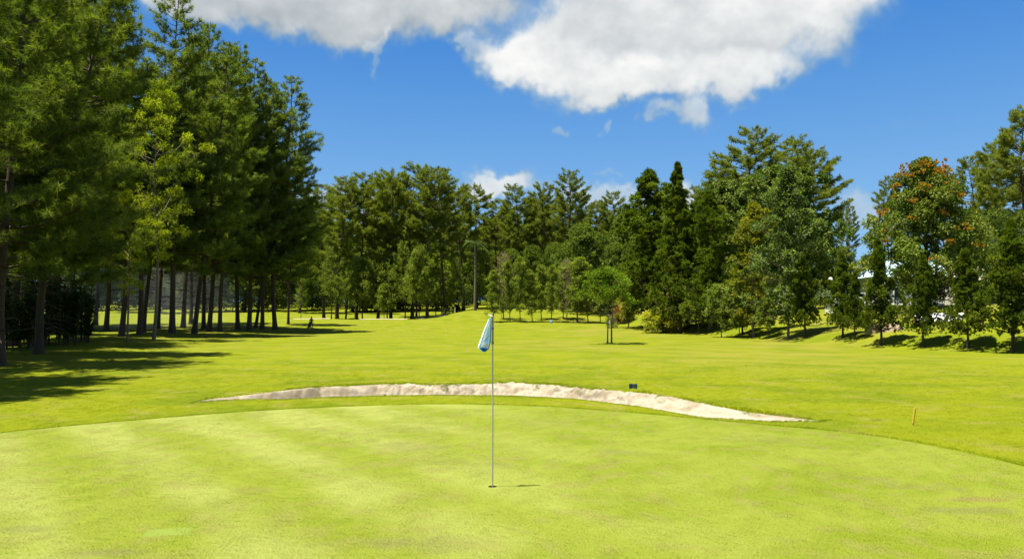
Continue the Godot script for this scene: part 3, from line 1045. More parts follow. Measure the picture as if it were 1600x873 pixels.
	for s in mid:
		var p := at_depth(s[0], s[1])
		var own: String = {667: "tall pine with a long bare trunk beyond the fairway's ridge", 890: "pine with a pointed top standing above its row beyond the mound", 745: "thin open-crowned pine behind the palm"}.get(s[0], CL)
		plant(pr[s[4]], "pine_tree", own, "pines beyond the fairway" if own == CL else "", p, height_to(p, s[2]), s[3] * rr(0.9, 1.05))
	# pines standing over the bank
	var RL := "tall pine rising behind the trees of the bank"
	for s in [[1120, 115, 253, 0.9, 1], [1182, 108, 204, 1.05, 2], [1240, 112, 212, 1.05, 6], [1273, 118, 232, 0.95, 3], [1330, 190, 322, 0.6, 5], [1388, 150, 276, 0.7, 5], [1528, 105, 244, 0.8, 0], [1562, 95, 225, 0.8, 4], [1600, 80, 165, 0.95, 6], [1650, 82, 180, 0.9, 1], [1090, 140, 290, 0.9, 3], [1160, 150, 270, 0.9, 0], [1480, 140, 262, 0.7, 2]]:
		var p := at_depth(s[0], s[1])
		plant(pr[s[4]], "pine_tree", RL, "pines behind the bank", p, height_to(p, s[2]), s[3])

	# smaller broad-leaved trees under the far pines
	var under_o := {"H": 11.0, "cb": 0.28, "R": 3.4, "style": "dome", "clumps": 80, "cr": 0.9, "per": 22, "leaves": 7, "llen": 0.30, "lw": 0.17, "lspread": 0.25, "cols": G_YOUNG, "r0": 0.14, "uneven": 0.6}
	var un := [broad(150, under_o), broad(151, under_o)]
	var yp_o := {"H": 12.0, "cb": 0.30, "R": 2.8, "style": "oval", "needles": 13, "nlen": 0.40, "nw": 0.05, "branches": 60, "twigs": 4.5, "tufts": 3.6, "cols": G_YOUNG, "dead": 4, "bend": 0.5, "r0": 0.13, "bare": 0.3}
	un.append(pine(152, yp_o))
	yp_o.merge({"style": "cone", "R": 3.4}, true)
	un.append(pine(153, yp_o))
	un.append(pine(154, yp_o))
	for s in [[518, 132, 392, 0.7], [566, 136, 400, 0.8], [632, 134, 380, 0.7], [680, 140, 410, 0.9], [605, 138, 412, 0.8], [540, 150, 360, 0.9], [650, 160, 350, 0.9], [770, 175, 360, 1.0], [530, 130, 425, 0.9], [600, 130, 432, 0.8], [645, 131, 425, 0.9], [655, 128, 395, 0.6], [715, 150, 400, 0.8], [760, 160, 400, 0.9], [690, 170, 420, 1.0], [470, 150, 430, 0.8], [590, 175, 420, 1.0], [540, 175, 425, 1.0]]:
		var p := at_depth(s[0], s[1])
		plant(un[(k * 3) % 5], "understory_tree", "small light green tree under the pines beyond the fairway", "small trees under the far pines", p, height_to(p, s[2] + rr(-12, 12)), s[3] * rr(0.85, 1.2))
		k += 1
	# wood that closes the view behind
	rng.seed = 31
	var back_o := under_o.duplicate(); back_o.merge({"H": 18.0, "R": 6.0, "cb": 0.06, "cr": 1.6, "cols": [Color(0.065, 0.095, 0.022), Color(0.105, 0.138, 0.030), Color(0.14, 0.17, 0.038)], "llen": 0.5, "lw": 0.3, "lspread": 0.45, "r0": 0.25}, true)
	var bk := [broad(160, back_o), broad(161, back_o)]
	for i in 74:
		var px := -150.0 + (i % 46) * 40.0 + rr(-14, 14)
		var front := i >= 46
		if front: px = 130.0 + (i - 46) * 31.0 + rr(-10, 10)
		var p := at_depth(px, rr(185, 225) if front else (rr(235, 300) if px < 960 else rr(150, 210)))
		plant(bk[i % 2], "forest_tree", "dark leafy tree of the wood that closes the far side", "trees of the far wood", p, rr(18, 24) if front else (rr(22, 32) if px < 960 else (rr(17, 24) if px < 1270 else rr(10, 14))), rr(0.8, 1.1))

	# row of young trees on the low mound
	var young_o := {"H": 10.0, "cb": 0.18, "R": 1.7, "style": "column", "clumps": 56, "cr": 0.55, "per": 14, "leaves": 7, "llen": 0.24, "lw": 0.13, "lspread": 0.2, "cols": G_YOUNG, "r0": 0.09, "uneven": 1.6, "bark": M.bark_pale}
	var yo := [broad(170, young_o), broad(171, young_o), broad(172, young_o)]
	for s in [[770, 503, 400, 1.1], [797, 502, 395, 1.0], [813, 503, 410, 0.9], [832, 503, 400, 1.0], [846, 499, 410, 0.9], [862, 503, 412, 1.0], [902, 504, 395, 1.1], [919, 504, 420, 0.9], [938, 505, 415, 1.0], [784, 498, 420, 0.8], [880, 498, 415, 1.0]]:
		var p := on_ground(s[0], s[1])
		plant(yo[k % 3], "young_tree", "slender young tree in the row on the low mound", "young trees on the mound", p, height_to(p, s[2] + rr(-14, 26)), s[3] * rr(0.8, 1.35), -1.0, Vector2(rr(-0.04, 0.04), 0))
		k += 1
	var dry := broad(175, {"H": 9.0, "cb": 0.15, "R": 2.0, "style": "oval", "clumps": 60, "cr": 0.5, "per": 9, "leaves": 5, "llen": 0.22, "lw": 0.06, "lspread": 0.25, "cols": [Color(0.20, 0.16, 0.13), Color(0.27, 0.21, 0.17)], "r0": 0.09, "bark": M.bark_pale})
	for s in [[886, 500, 405, "pinkish grey half-bare tree among the young trees"], [787, 499, 395, "thin grey twiggy tree behind the young trees"]]:
		var p := on_ground(s[0], s[1])
		plant(dry, "bare_tree", s[3], "", p, height_to(p, s[2]), 0.9)

	# the tree with two stems alone on the fairway
	var lone := broad(180, {"H": 5.6, "cb": 0.60, "R": 1.75, "style": "dome", "clumps": 40, "cr": 0.46, "per": 22, "flat": 0.5, "leaves": 7, "llen": 0.20, "lw": 0.08, "lspread": 0.13, "cols": [Color(0.105, 0.160, 0.018), Color(0.165, 0.220, 0.028)], "r0": 0.065, "bark": M.bark_pale, "climb": 0.9, "stem": 0.8, "uneven": 1.5})
	var lp := on_ground(950, 537)
	var lt := plant(lone, "twin_stemmed_tree", "small twin-stemmed tree standing alone on the fairway", "", lp, height_to(lp, 418), 0.95, 0.5)
	var st := MB.new()
	st.tube([Vector3(0.28, -0.1, 0.1), Vector3(0.30, 1.2, 0.08), Vector3(0.45, 2.8, 0.1), Vector3(0.7, 3.9, 0.0)], [0.075, 0.055, 0.045, 0.02], 8)
	inst("trunk", st.mesh(), M.bark_pale, lt)

	# big trees on the bank
	var big := broad(190, {"H": 18.0, "cb": 0.12, "R": 7.0, "style": "dome", "clumps": 210, "cr": 1.25, "per": 30, "leaves": 8, "llen": 0.42, "lw": 0.26, "lspread": 0.28, "lup": 0.2, "droop": 0.3, "cols": G_BIG, "r0": 0.4, "uneven": 1.3, "mat": M.glossy})
	var bp := at_depth(1222, 84)
	plant(big, "large_leaved_tree", "massive glossy large-leaved tree behind the bank's columnar trees", "", bp, height_to(bp, 262), 0.95)
	var bp2 := at_depth(1135, 92)
	plant(big, "large_leaved_tree", "wide glossy tree with pale leaf undersides between the spire and the massive tree", "", bp2, height_to(bp2, 285), 0.75)
	var tulip := broad(195, {"H": 15.5, "cb": 0.12, "R": 6.6, "style": "peak", "clumps": 165, "cr": 1.15, "per": 30, "leaves": 8, "llen": 0.36, "lw": 0.20, "lspread": 0.26, "lup": 0.2, "droop": 0.25, "cols": [Color(0.075, 0.115, 0.020), Color(0.120, 0.155, 0.028), Color(0.165, 0.190, 0.04)], "r0": 0.36, "uneven": 1.3, "mat": M.glossy, "flowers": 58, "fan": 2.2, "topcr": 0.8})
	var tp := at_depth(1450, 60)
	plant(tulip, "flowering_tree", "large round tree dotted with orange blossom beside the white house", "", tp, height_to(tp, 250), 0.92, 0.0)

	# spires, columns and clipped conifers along the bank
	var cyp_o := {"H": 7.0, "cb": 0.20, "R": 1.7, "style": "spire", "clumps": 110, "cr": 0.52, "per": 32, "needle": true, "leaves": 20, "llen": 0.16, "lw": 0.046, "lspread": 0.1, "cols": G_CYP, "r0": 0.10, "uneven": 1.2, "topcr": 0.3, "dist": 0.95, "upw": 0.8, "flat": 0.9, "mat": M.needle, "stem": 0.97, "cvar": 0.25}
	var cy := []
	for i in 3: cy.append(broad(200 + i, cyp_o))
	rng.seed = 77
	var YL := "dark knobbly clipped conifer in the row along the grass bank"
	for s in [[1318, 527, 395, 1.05], [1337, 529, 425, 0.95], [1378, 539, 375, 1.0], [1444, 541, 398, 1.0], [1513, 544, 388, 1.05], [1586, 549, 345, 1.15], [1258, 527, 395, 1.0], [1660, 556, 380, 1.1]]:
		var p := on_ground(s[0], s[1])
		plant(cy[k % 3], "clipped_conifer", YL, "clipped conifers of the bank", p, height_to(p, s[2]), s[3] * 0.86)
		k += 1
	var dark_o := cyp_o.duplicate(); dark_o.merge({"H": 12.0, "R": 2.5, "cr": 0.75, "clumps": 105, "per": 30, "uneven": 1.5, "llen": 0.24, "lw": 0.06, "style": "column", "cb": 0.13, "r0": 0.16, "topcr": 0.5}, true)
	var dk := [broad(210, dark_o), broad(211, dark_o)]
	for s in [[1018, 511, 268, 1.15, "tall dark column-shaped tree with an oval top next to the spire"], [1110, 519, 300, 1.0, "dark columnar tree between two pale-trunked saplings"], [1068, 514, 330, 1.25, "bushy dark columnar tree before the pointed spire"], [1160, 523, 395, 1.0, "short dark columnar tree beside the yellowish columnar tree"], [1098, 512, 310, 1.0, "slim dark columnar tree behind the leafy saplings"]]:
		var p := on_ground(s[0], s[1])
		plant(dk[k % 2], "columnar_tree", s[4], "", p, height_to(p, s[2]), s[3])
		k += 1
	var spire_o := dark_o.duplicate(); spire_o.merge({"style": "spire", "R": 3.0, "H": 17.0, "clumps": 170, "cb": 0.1, "cr": 0.7, "uneven": 1.2, "topcr": 0.22}, true)
	var sp := broad(215, spire_o)
	var spp := at_depth(1063, 82)
	plant(sp, "spire_conifer", "tall pointed conifer spire standing above the columnar trees", "", spp, height_to(spp, 254), 1.0)
	var ycol_o := young_o.duplicate(); ycol_o.merge({"H": 12.0, "R": 2.0, "cr": 0.55, "clumps": 120, "per": 18, "cb": 0.12, "llen": 0.2, "lw": 0.11, "lspread": 0.16, "topcr": 0.6}, true)
	var y1 := ycol_o.duplicate(); y1.merge({"cols": [Color(0.15, 0.16, 0.022), Color(0.22, 0.20, 0.03), Color(0.13, 0.15, 0.025)]}, true)
	var y2 := ycol_o.duplicate(); y2.merge({"style": "spire", "R": 2.6, "cols": [Color(0.095, 0.13, 0.05), Color(0.15, 0.185, 0.075)]}, true)
	var q1 := on_ground(1178, 527)
	plant(broad(220, y1), "columnar_tree", "columnar tree with yellowish leaves on the bank", "", q1, height_to(q1, 318), 1.05)
	var q2 := on_ground(1232, 529)
	plant(broad(221, y2), "columnar_tree", "columnar tree with pale grey-green leaves down to the grass", "", q2, height_to(q2, 262), 1.05)
	var q3 := on_ground(1063, 513)
	plant(broad(222, y1), "columnar_tree", "light green columnar tree leaning on the dark spire", "", q3, height_to(q3, 345), 0.8)
	var q4 := on_ground(982, 512)
	plant(broad(223, y1), "golden_tree", "golden-green bushy tree with a short trunk beside the red-leaved plant", "", q4, height_to(q4, 425), 1.5)
	# leafy saplings before them
	var sap := broad(225, {"H": 4.6, "cb": 0.30, "R": 1.15, "style": "dome", "clumps": 34, "cr": 0.35, "per": 18, "leaves": 6, "llen": 0.20, "lw": 0.12, "lspread": 0.14, "cols": [Color(0.13, 0.17, 0.04), Color(0.19, 0.22, 0.06)], "r0": 0.05, "bark": M.bark_pale, "uneven": 0.8})
	for s in [[1093, 521, 440], [1128, 527, 445], [1201, 528, 465], [1156, 528, 440]]:
		var p := on_ground(s[0], s[1])
		plant(sap, "leafy_sapling", "pale leafy sapling at the foot of the bank's dark trees", "saplings on the bank", p, height_to(p, s[2]), rr(0.9, 1.2))
	# dark trees that fill the bank behind the row
	rng.seed = 91
	for s in [[965, 134, 380, 1.0], [1000, 130, 365, 1.0], [1045, 105, 340, 1.0], [1090, 100, 330, 1.0], [1292, 96, 345, 0.6], [940, 138, 370, 1.0], [985, 142, 330, 1.0], [1040, 120, 300, 0.9], [910, 128, 350, 1.0], [1560, 70, 330, 0.8], [1610, 64, 330, 0.9], [1520, 80, 330, 0.8], [870, 140, 380, 0.9], [830, 142, 385, 0.9], [800, 150, 390, 0.9]]:
		var p := at_depth(s[0], s[1])
		plant(bk[k % 2], "bank_tree", "dark leafy tree filling the gap behind the bank's rows", "trees behind the bank", p, height_to(p, s[2]), s[3] * 0.9)
		k += 1

	# palm on the mound
	var pp := on_ground(742, 485)
	pp = at_depth(742, min(-pp.z, 140.0))
	var ph := height_to(pp, 372)
	var palm := base("palm_tree", "single palm with a bare pale trunk on the mound", "tree", pp - Vector3(0, 0.05, 0))
	var tr := MB.new()
	tr.tube([Vector3(0, -0.2, 0), Vector3(0, 0.5, 0), Vector3(0.1, ph * 0.5, 0), Vector3(0, ph * 0.86, 0)], [0.34, 0.24, 0.20, 0.17], 10)
	inst("trunk", tr.mesh(), M.bark_pale, palm)
	var sh := MB.new()
	sh.tube([Vector3(0, ph * 0.86, 0), Vector3(0, ph * 0.90, 0), Vector3(0, ph * 0.95, 0)], [0.2, 0.22, 0.08], 8)
	inst("crown_shaft", sh.mesh(), plain(lin(0.10, 0.15, 0.04), 0.5), palm)
	for i in 13:
		var lv := Leaves.new()
		var an := i * 2.4
		var out := Vector3(cos(an), 0, sin(an))
		var up := rr(0.15, 1.2)
		var prev := Vector3(0, ph * 0.94, 0)
		for j in 14:
			var s := (j + 1) / 14.0
			var c := Vector3(0, ph * 0.94, 0) + out * 2.9 * s * (1.0 - 0.25 * up * s) + Vector3.UP * (up * 2.2 * s - 2.6 * s * s)
			for sd in [-1.0, 1.0]:
				var side: Vector3 = out.cross(Vector3.UP) * sd
				var w := out * 0.05
				var e: Vector3 = c + side * 0.62 * sin(PI * clampf(s * 0.9 + 0.12, 0, 1)) + Vector3.DOWN * 0.28 + out * 0.2
				lv.v.append_array([c - w, c + w, e])
				for q in 3: lv.c.append(Color(0.06, 0.09, 0.025))
			lv.v.append_array([prev - Vector3(0, 0.03, 0), prev + Vector3(0, 0.03, 0), c])
			for q in 3: lv.c.append(Color(0.13, 0.15, 0.05))
			prev = c
		inst("frond", lv.mesh(), M.glossy, palm, "stuff")

	# strap-leaved thicket
	rng.seed = 63
	for s in [[8, 545, 415], [42, 542, 412], [92, 539, 418], [128, 534, 438], [-40, 547, 415], [66, 536, 408], [25, 537, 405], [108, 530, 420]]:
		var p := on_ground(s[0], s[1])
		var H := height_to(p, s[2])
		var lv := Leaves.new()
		var stems := MB.new()
		for i in 9:
			var b := Vector3(rr(-0.9, 0.9), 0, rr(-0.9, 0.9))
			var top := b * 1.35 + Vector3(0, H * rr(0.5, 0.95), 0)
			stems.tube([b - Vector3(0, 0.1, 0), b.lerp(top, 0.6) + rdir() * 0.06, top], [0.05, 0.04, 0.03], 5)
			for lev in 10:
				var c := b.lerp(top, 0.16 + 0.088 * lev)
				for j in 15:
					var an := rng.randf() * TAU
					var out := Vector3(cos(an), rr(0.2, 1.0), sin(an)).normalized()
					var side := out.cross(Vector3.UP).normalized() * 0.055
					var l := rr(0.6, 1.0)
					var m1 := c + out * l * 0.5
					var m2 := c + out * l * 0.85 - Vector3(0, l * 0.28, 0)
					lv.v.append_array([c, m1 - side, m1 + side, m1 - side, m2, m1 + side])
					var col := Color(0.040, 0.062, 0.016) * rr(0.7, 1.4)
					for q in 6: lv.c.append(col)
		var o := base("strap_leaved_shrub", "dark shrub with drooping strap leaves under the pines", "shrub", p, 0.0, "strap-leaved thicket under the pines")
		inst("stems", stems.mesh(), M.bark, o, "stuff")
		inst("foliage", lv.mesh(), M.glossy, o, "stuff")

	# shrubs and bright plants
	var bush_o := {"H": 2.2, "cb": 0.03, "R": 1.4, "style": "dome", "clumps": 40, "cr": 0.4, "per": 20, "leaves": 7, "llen": 0.16, "lw": 0.09, "lspread": 0.12, "cols": [Color(0.03, 0.045, 0.015), Color(0.05, 0.07, 0.02)], "r0": 0.06}
	var dbush := broad(230, bush_o)
	var pale_o := bush_o.duplicate(); pale_o.merge({"cols": [Color(0.16, 0.18, 0.07), Color(0.22, 0.23, 0.10)], "per": 10}, true)
	var pbush := broad(231, pale_o)
	var gold_o := bush_o.duplicate(); gold_o.merge({"cols": [Color(0.28, 0.30, 0.05), Color(0.40, 0.36, 0.06)], "llen": 0.3, "lw": 0.08, "lup": 0.8}, true)
	var gbush := broad(232, gold_o)
	var red_o := bush_o.duplicate(); red_o.merge({"cols": [Color(0.32, 0.015, 0.03), Color(0.42, 0.04, 0.06)], "llen": 0.45, "lw": 0.1, "clumps": 12, "lup": 1.2}, true)
	var rbush := broad(233, red_o)
	for s in [[714, 137, 476, 0.8, dbush, "dark rounded bush beside the white post on the mound"], [724, 139, 480, 0.7, dbush, "smaller dark bush behind the mound's white post"], [697, 134, 481, 0.9, pbush, "thin pale bush near the dark rounded bushes"],
		[977, -504, 474, 0.75, gbush, "spiky yellow-green plant behind the red-leaved plant"], [966, -506, 481, 0.5, rbush, "bright red-leaved plant beside the spiky yellow-green plant"], [1035, 86, 483, 1.2, gbush, "low yellow shrub under the tall dark columns"], [1054, 88, 486, 1.0, gbush, "low yellow-orange shrub beside the white hut"], [956, 100, 494, 0.8, pbush, "low grey-green bush behind the twin-stemmed tree"]]:
		var p := at_depth(s[0], s[1]) if s[1] > 0 else on_ground(s[0], -s[1])
		var h := height_to(p, s[2])
		var o := plant(s[4], "shrub", s[5], "", p, max(0.7, h), s[3] * 1.1)
		o.set_meta("category", "shrub")

# ---------------------------------------------------------------- things on the course
func build_flag() -> void:
	var fs := base("flagstick", "slim metal flagstick with a limp pale blue flag standing in the hole", "flagstick", Vector3(CUP.x, -0.11, -CUP.y))
	var g := 0.11
	var pole := MB.new()
	pole.tube([Vector3(0, 0, 0), Vector3(0, 1.74 + g, 0)], [0.0095, 0.0085], 12, true)
	inst("pole", pole.mesh(), plain(lin(0.42, 0.42, 0.38), 0.35, 0.3), fs)
	var up := MB.new()
	up.tube([Vector3(0, 1.74 + g, 0), Vector3(0, 2.10 + g, 0), Vector3(0, 2.125 + g, 0)], [0.0125, 0.0125, 0.007], 12, true)
	inst("upper_tube", up.mesh(), plain(lin(0.30, 0.27, 0.18), 0.5), fs)
	for y in [1.745, 1.925, 2.085]:
		var ring := MB.new()
		ring.tube([Vector3(0, y + g - 0.012, 0), Vector3(0, y + g + 0.012, 0)], [0.016, 0.016], 12, true)
		inst("clip_ring", ring.mesh(), plain(lin(0.16, 0.14, 0.10), 0.5), fs)
	var rod := MB.new()
	rod.tube([Vector3(-0.024, 1.75 + g, 0.004), Vector3(-0.022, 2.08 + g, 0.004)], [0.006, 0.006], 8, true)
	inst("flag_rod", rod.mesh(), plain(lin(0.75, 0.74, 0.70), 0.5), fs)
	var tie := MB.new()
	tie.tube([Vector3(0.0, 2.075 + g, 0.012), Vector3(-0.03, 2.085 + g, 0.015), Vector3(-0.06, 2.10 + g, 0.02)], [0.006, 0.005, 0.003], 6, true)
	inst("top_tie", tie.mesh(), plain(lin(0.8, 0.8, 0.72), 0.6), fs)
	# print: pale blue ground, teal hoist, deep blue fly edge, blue marks and an orange emblem
	var W := 128
	var H := 256
	var im := Image.create(W, H, false, Image.FORMAT_RGB8)
	for j in H:
		for i in W:
			var u := float(i) / W
			var v := float(j) / H
			var n := noise.get_noise_2d(i * 1.5, j * 1.5)
			var c := Color(0.70, 0.85, 0.95).lerp(Color(0.90, 0.95, 0.99), clampf(0.5 + n, 0, 1))
			if u > 0.87: c = Color(0.16, 0.52, 0.62)
			if v > 0.805: c = Color(0.20, 0.47, 0.66)
			var e := Vector2((u - 0.74) / 0.14, (v - 0.70) / 0.055).length()
			if e < 1.0: c = Color(0.93, 0.62, 0.30) if e > 0.55 or u > 0.78 else Color(0.97, 0.92, 0.80)
			if absf(e - 1.08) < 0.12 and v > 0.71 and u < 0.75: c = Color(0.45, 0.35, 0.30)
			# a slanting line of blue script
			var s := (v - 0.50) + (u - 0.6) * 0.30
			if absf(s) < 0.018 and u > 0.36 and u < 0.84 and int(u * 46.0) % 3 != 0: c = Color(0.18, 0.45, 0.75)
			if absf(s + 0.07) < 0.009 and u > 0.5 and u < 0.84 and int(u * 60.0) % 2 == 0: c = Color(0.35, 0.58, 0.80)
			im.set_pixel(i, j, c)
	var fm := StandardMaterial3D.new()
	fm.albedo_texture = ImageTexture.create_from_image(im)
	fm.roughness = 0.75
	fm.cull_mode = BaseMaterial3D.CULL_DISABLED
	fm.backlight_enabled = true
	fm.backlight = Color(0.6, 0.6, 0.6)
	# the cloth: rows from the hoist's top down to the hanging corner, with folds
	var L := [[2.065, -0.034, -0.022], [2.02, -0.058, -0.020], [1.95, -0.090, -0.020], [1.88, -0.118, -0.022], [1.80, -0.146, -0.024], [1.74, -0.168, -0.030], [1.70, -0.182, -0.038], [1.67, -0.158, -0.050], [1.64, -0.120, -0.086]]
	var mb := MB.new()
	var pos := func(u: float, v: float) -> Vector3:
		var f := v * (L.size() - 1)
		var i: int = min(int(f), L.size() - 2)
		var k := f - i
		var y := lerpf(L[i][0], L[i + 1][0], k)
		var x := lerpf(lerpf(L[i][1], L[i + 1][1], k), lerpf(L[i][2], L[i + 1][2], k), u)
		return Vector3(x, y + g, 0.045 * sin(u * 7.5 + v * 1.6) * (0.25 + v) * (1.0 - 0.5 * u) + 0.012 * sin(u * 17.0 - v * 3.0) * v + 0.01)
	var nu := 22
	var nv := 34
	for j in nv:
		for i in nu:
			var a := Vector2(float(i) / nu, float(j) / nv)
			var b := Vector2(float(i + 1) / nu, float(j) / nv)
			var c := Vector2(float(i + 1) / nu, float(j + 1) / nv)
			var d := Vector2(float(i) / nu, float(j + 1) / nv)
			for q in [[a, b, c], [a, c, d]]:
				for w in q:
					var p: Vector3 = pos.call(w.x, w.y)
					var n: Vector3 = (pos.call(w.x + 0.02, w.y) - p).cross(pos.call(w.x, w.y + 0.02) - p)
					if n.z < 0.0: n = -n
					mb.v.append(p)
					mb.n.append(n.normalized())
					mb.uv.append(w)
	for t in range(0, mb.v.size(), 3):   # clockwise fronts
		if (mb.v[t + 1] - mb.v[t]).cross(mb.v[t + 2] - mb.v[t]).z > 0.0:
			var s := mb.v[t + 1]; mb.v[t + 1] = mb.v[t + 2]; mb.v[t + 2] = s
			var sn := mb.n[t + 1]; mb.n[t + 1] = mb.n[t + 2]; mb.n[t + 2] = sn
			var su := mb.uv[t + 1]; mb.uv[t + 1] = mb.uv[t + 2]; mb.uv[t + 2] = su
	inst("flag", mb.mesh(), fm, fs)

func sdf_mesh(bones: Array, cell: float, k: float, color: Callable) -> ArrayMesh:
	# surface nets over tapered capsules [a, b, ra, rb] joined by a smooth minimum
	var lo := Vector3.ONE * 1e9
	var hi := -lo
	for b in bones:
		var r: float = max(b[2], b[3]) + cell * 2.0
		lo = lo.min(b[0] - Vector3.ONE * r).min(b[1] - Vector3.ONE * r)
		hi = hi.max(b[0] + Vector3.ONE * r).max(b[1] + Vector3.ONE * r)
	var nx := int((hi.x - lo.x) / cell) + 2
	var ny := int((hi.y - lo.y) / cell) + 2
	var nz := int((hi.z - lo.z) / cell) + 2
	var f := PackedFloat32Array()
	f.resize(nx * ny * nz)
	for z in nz:
		for y in ny:
			for x in nx:
				var p := lo + Vector3(x, y, z) * cell
				var d := 1e3
				for b in bones:
					var ab: Vector3 = b[1] - b[0]
					var t := clampf((p - b[0]).dot(ab) / max(ab.length_squared(), 1e-8), 0.0, 1.0)
					var e: float = (p - b[0] - ab * t).length() - lerpf(b[2], b[3], t)
					var h := clampf(0.5 + 0.5 * (d - e) / k, 0.0, 1.0)
					d = lerpf(d, e, h) - k * h * (1.0 - h)
				f[(z * ny + y) * nx + x] = d
	var id := {}
	var vv := PackedVector3Array()
	for z in nz - 1:
		for y in ny - 1:
			for x in nx - 1:
				var sum := Vector3.ZERO
				var cnt := 0
				for e in 12:
					var ax := e / 4
					var o1 := (e % 4) & 1
					var o2 := (e % 4) >> 1
					var c := Vector3i.ZERO
					c[(ax + 1) % 3] = o1
					c[(ax + 2) % 3] = o2
					var c2 := c
					c2[ax] = 1
					var fa := f[((z + c.z) * ny + y + c.y) * nx + x + c.x]
					var fb := f[((z + c2.z) * ny + y + c2.y) * nx + x + c2.x]
					if (fa < 0.0) != (fb < 0.0):
						sum += Vector3(c).lerp(Vector3(c2), fa / (fa - fb))
						cnt += 1
				if cnt > 0:
					id[(z * ny + y) * nx + x] = vv.size()
					vv.append(lo + (Vector3(x, y, z) + sum / cnt) * cell)
	var st := SurfaceTool.new()
	st.begin(Mesh.PRIMITIVE_TRIANGLES)
	st.set_smooth_group(0)
	for p in vv:
		st.set_color(color.call(p))
		st.add_vertex(p)
	var strd := [1, nx, nx * ny]
	for z in range(1, nz - 1):
		for y in range(1, ny - 1):
			for x in range(1, nx - 1):
				var i0 := (z * ny + y) * nx + x
				for ax in 3:
					var fa := f[i0]
					var fb := f[i0 + strd[ax]]
					if (fa < 0.0) == (fb < 0.0): continue
					var s1: int = strd[(ax + 1) % 3]
					var s2: int = strd[(ax + 2) % 3]
					var q := [id[i0 - s1 - s2], id[i0 - s2], id[i0], id[i0 - s1]]
					if fa < 0.0: q = [q[3], q[2], q[1], q[0]]
					for t in [0, 1, 2, 0, 2, 3]: st.add_index(q[t])
	st.generate_normals()
	return st.commit()

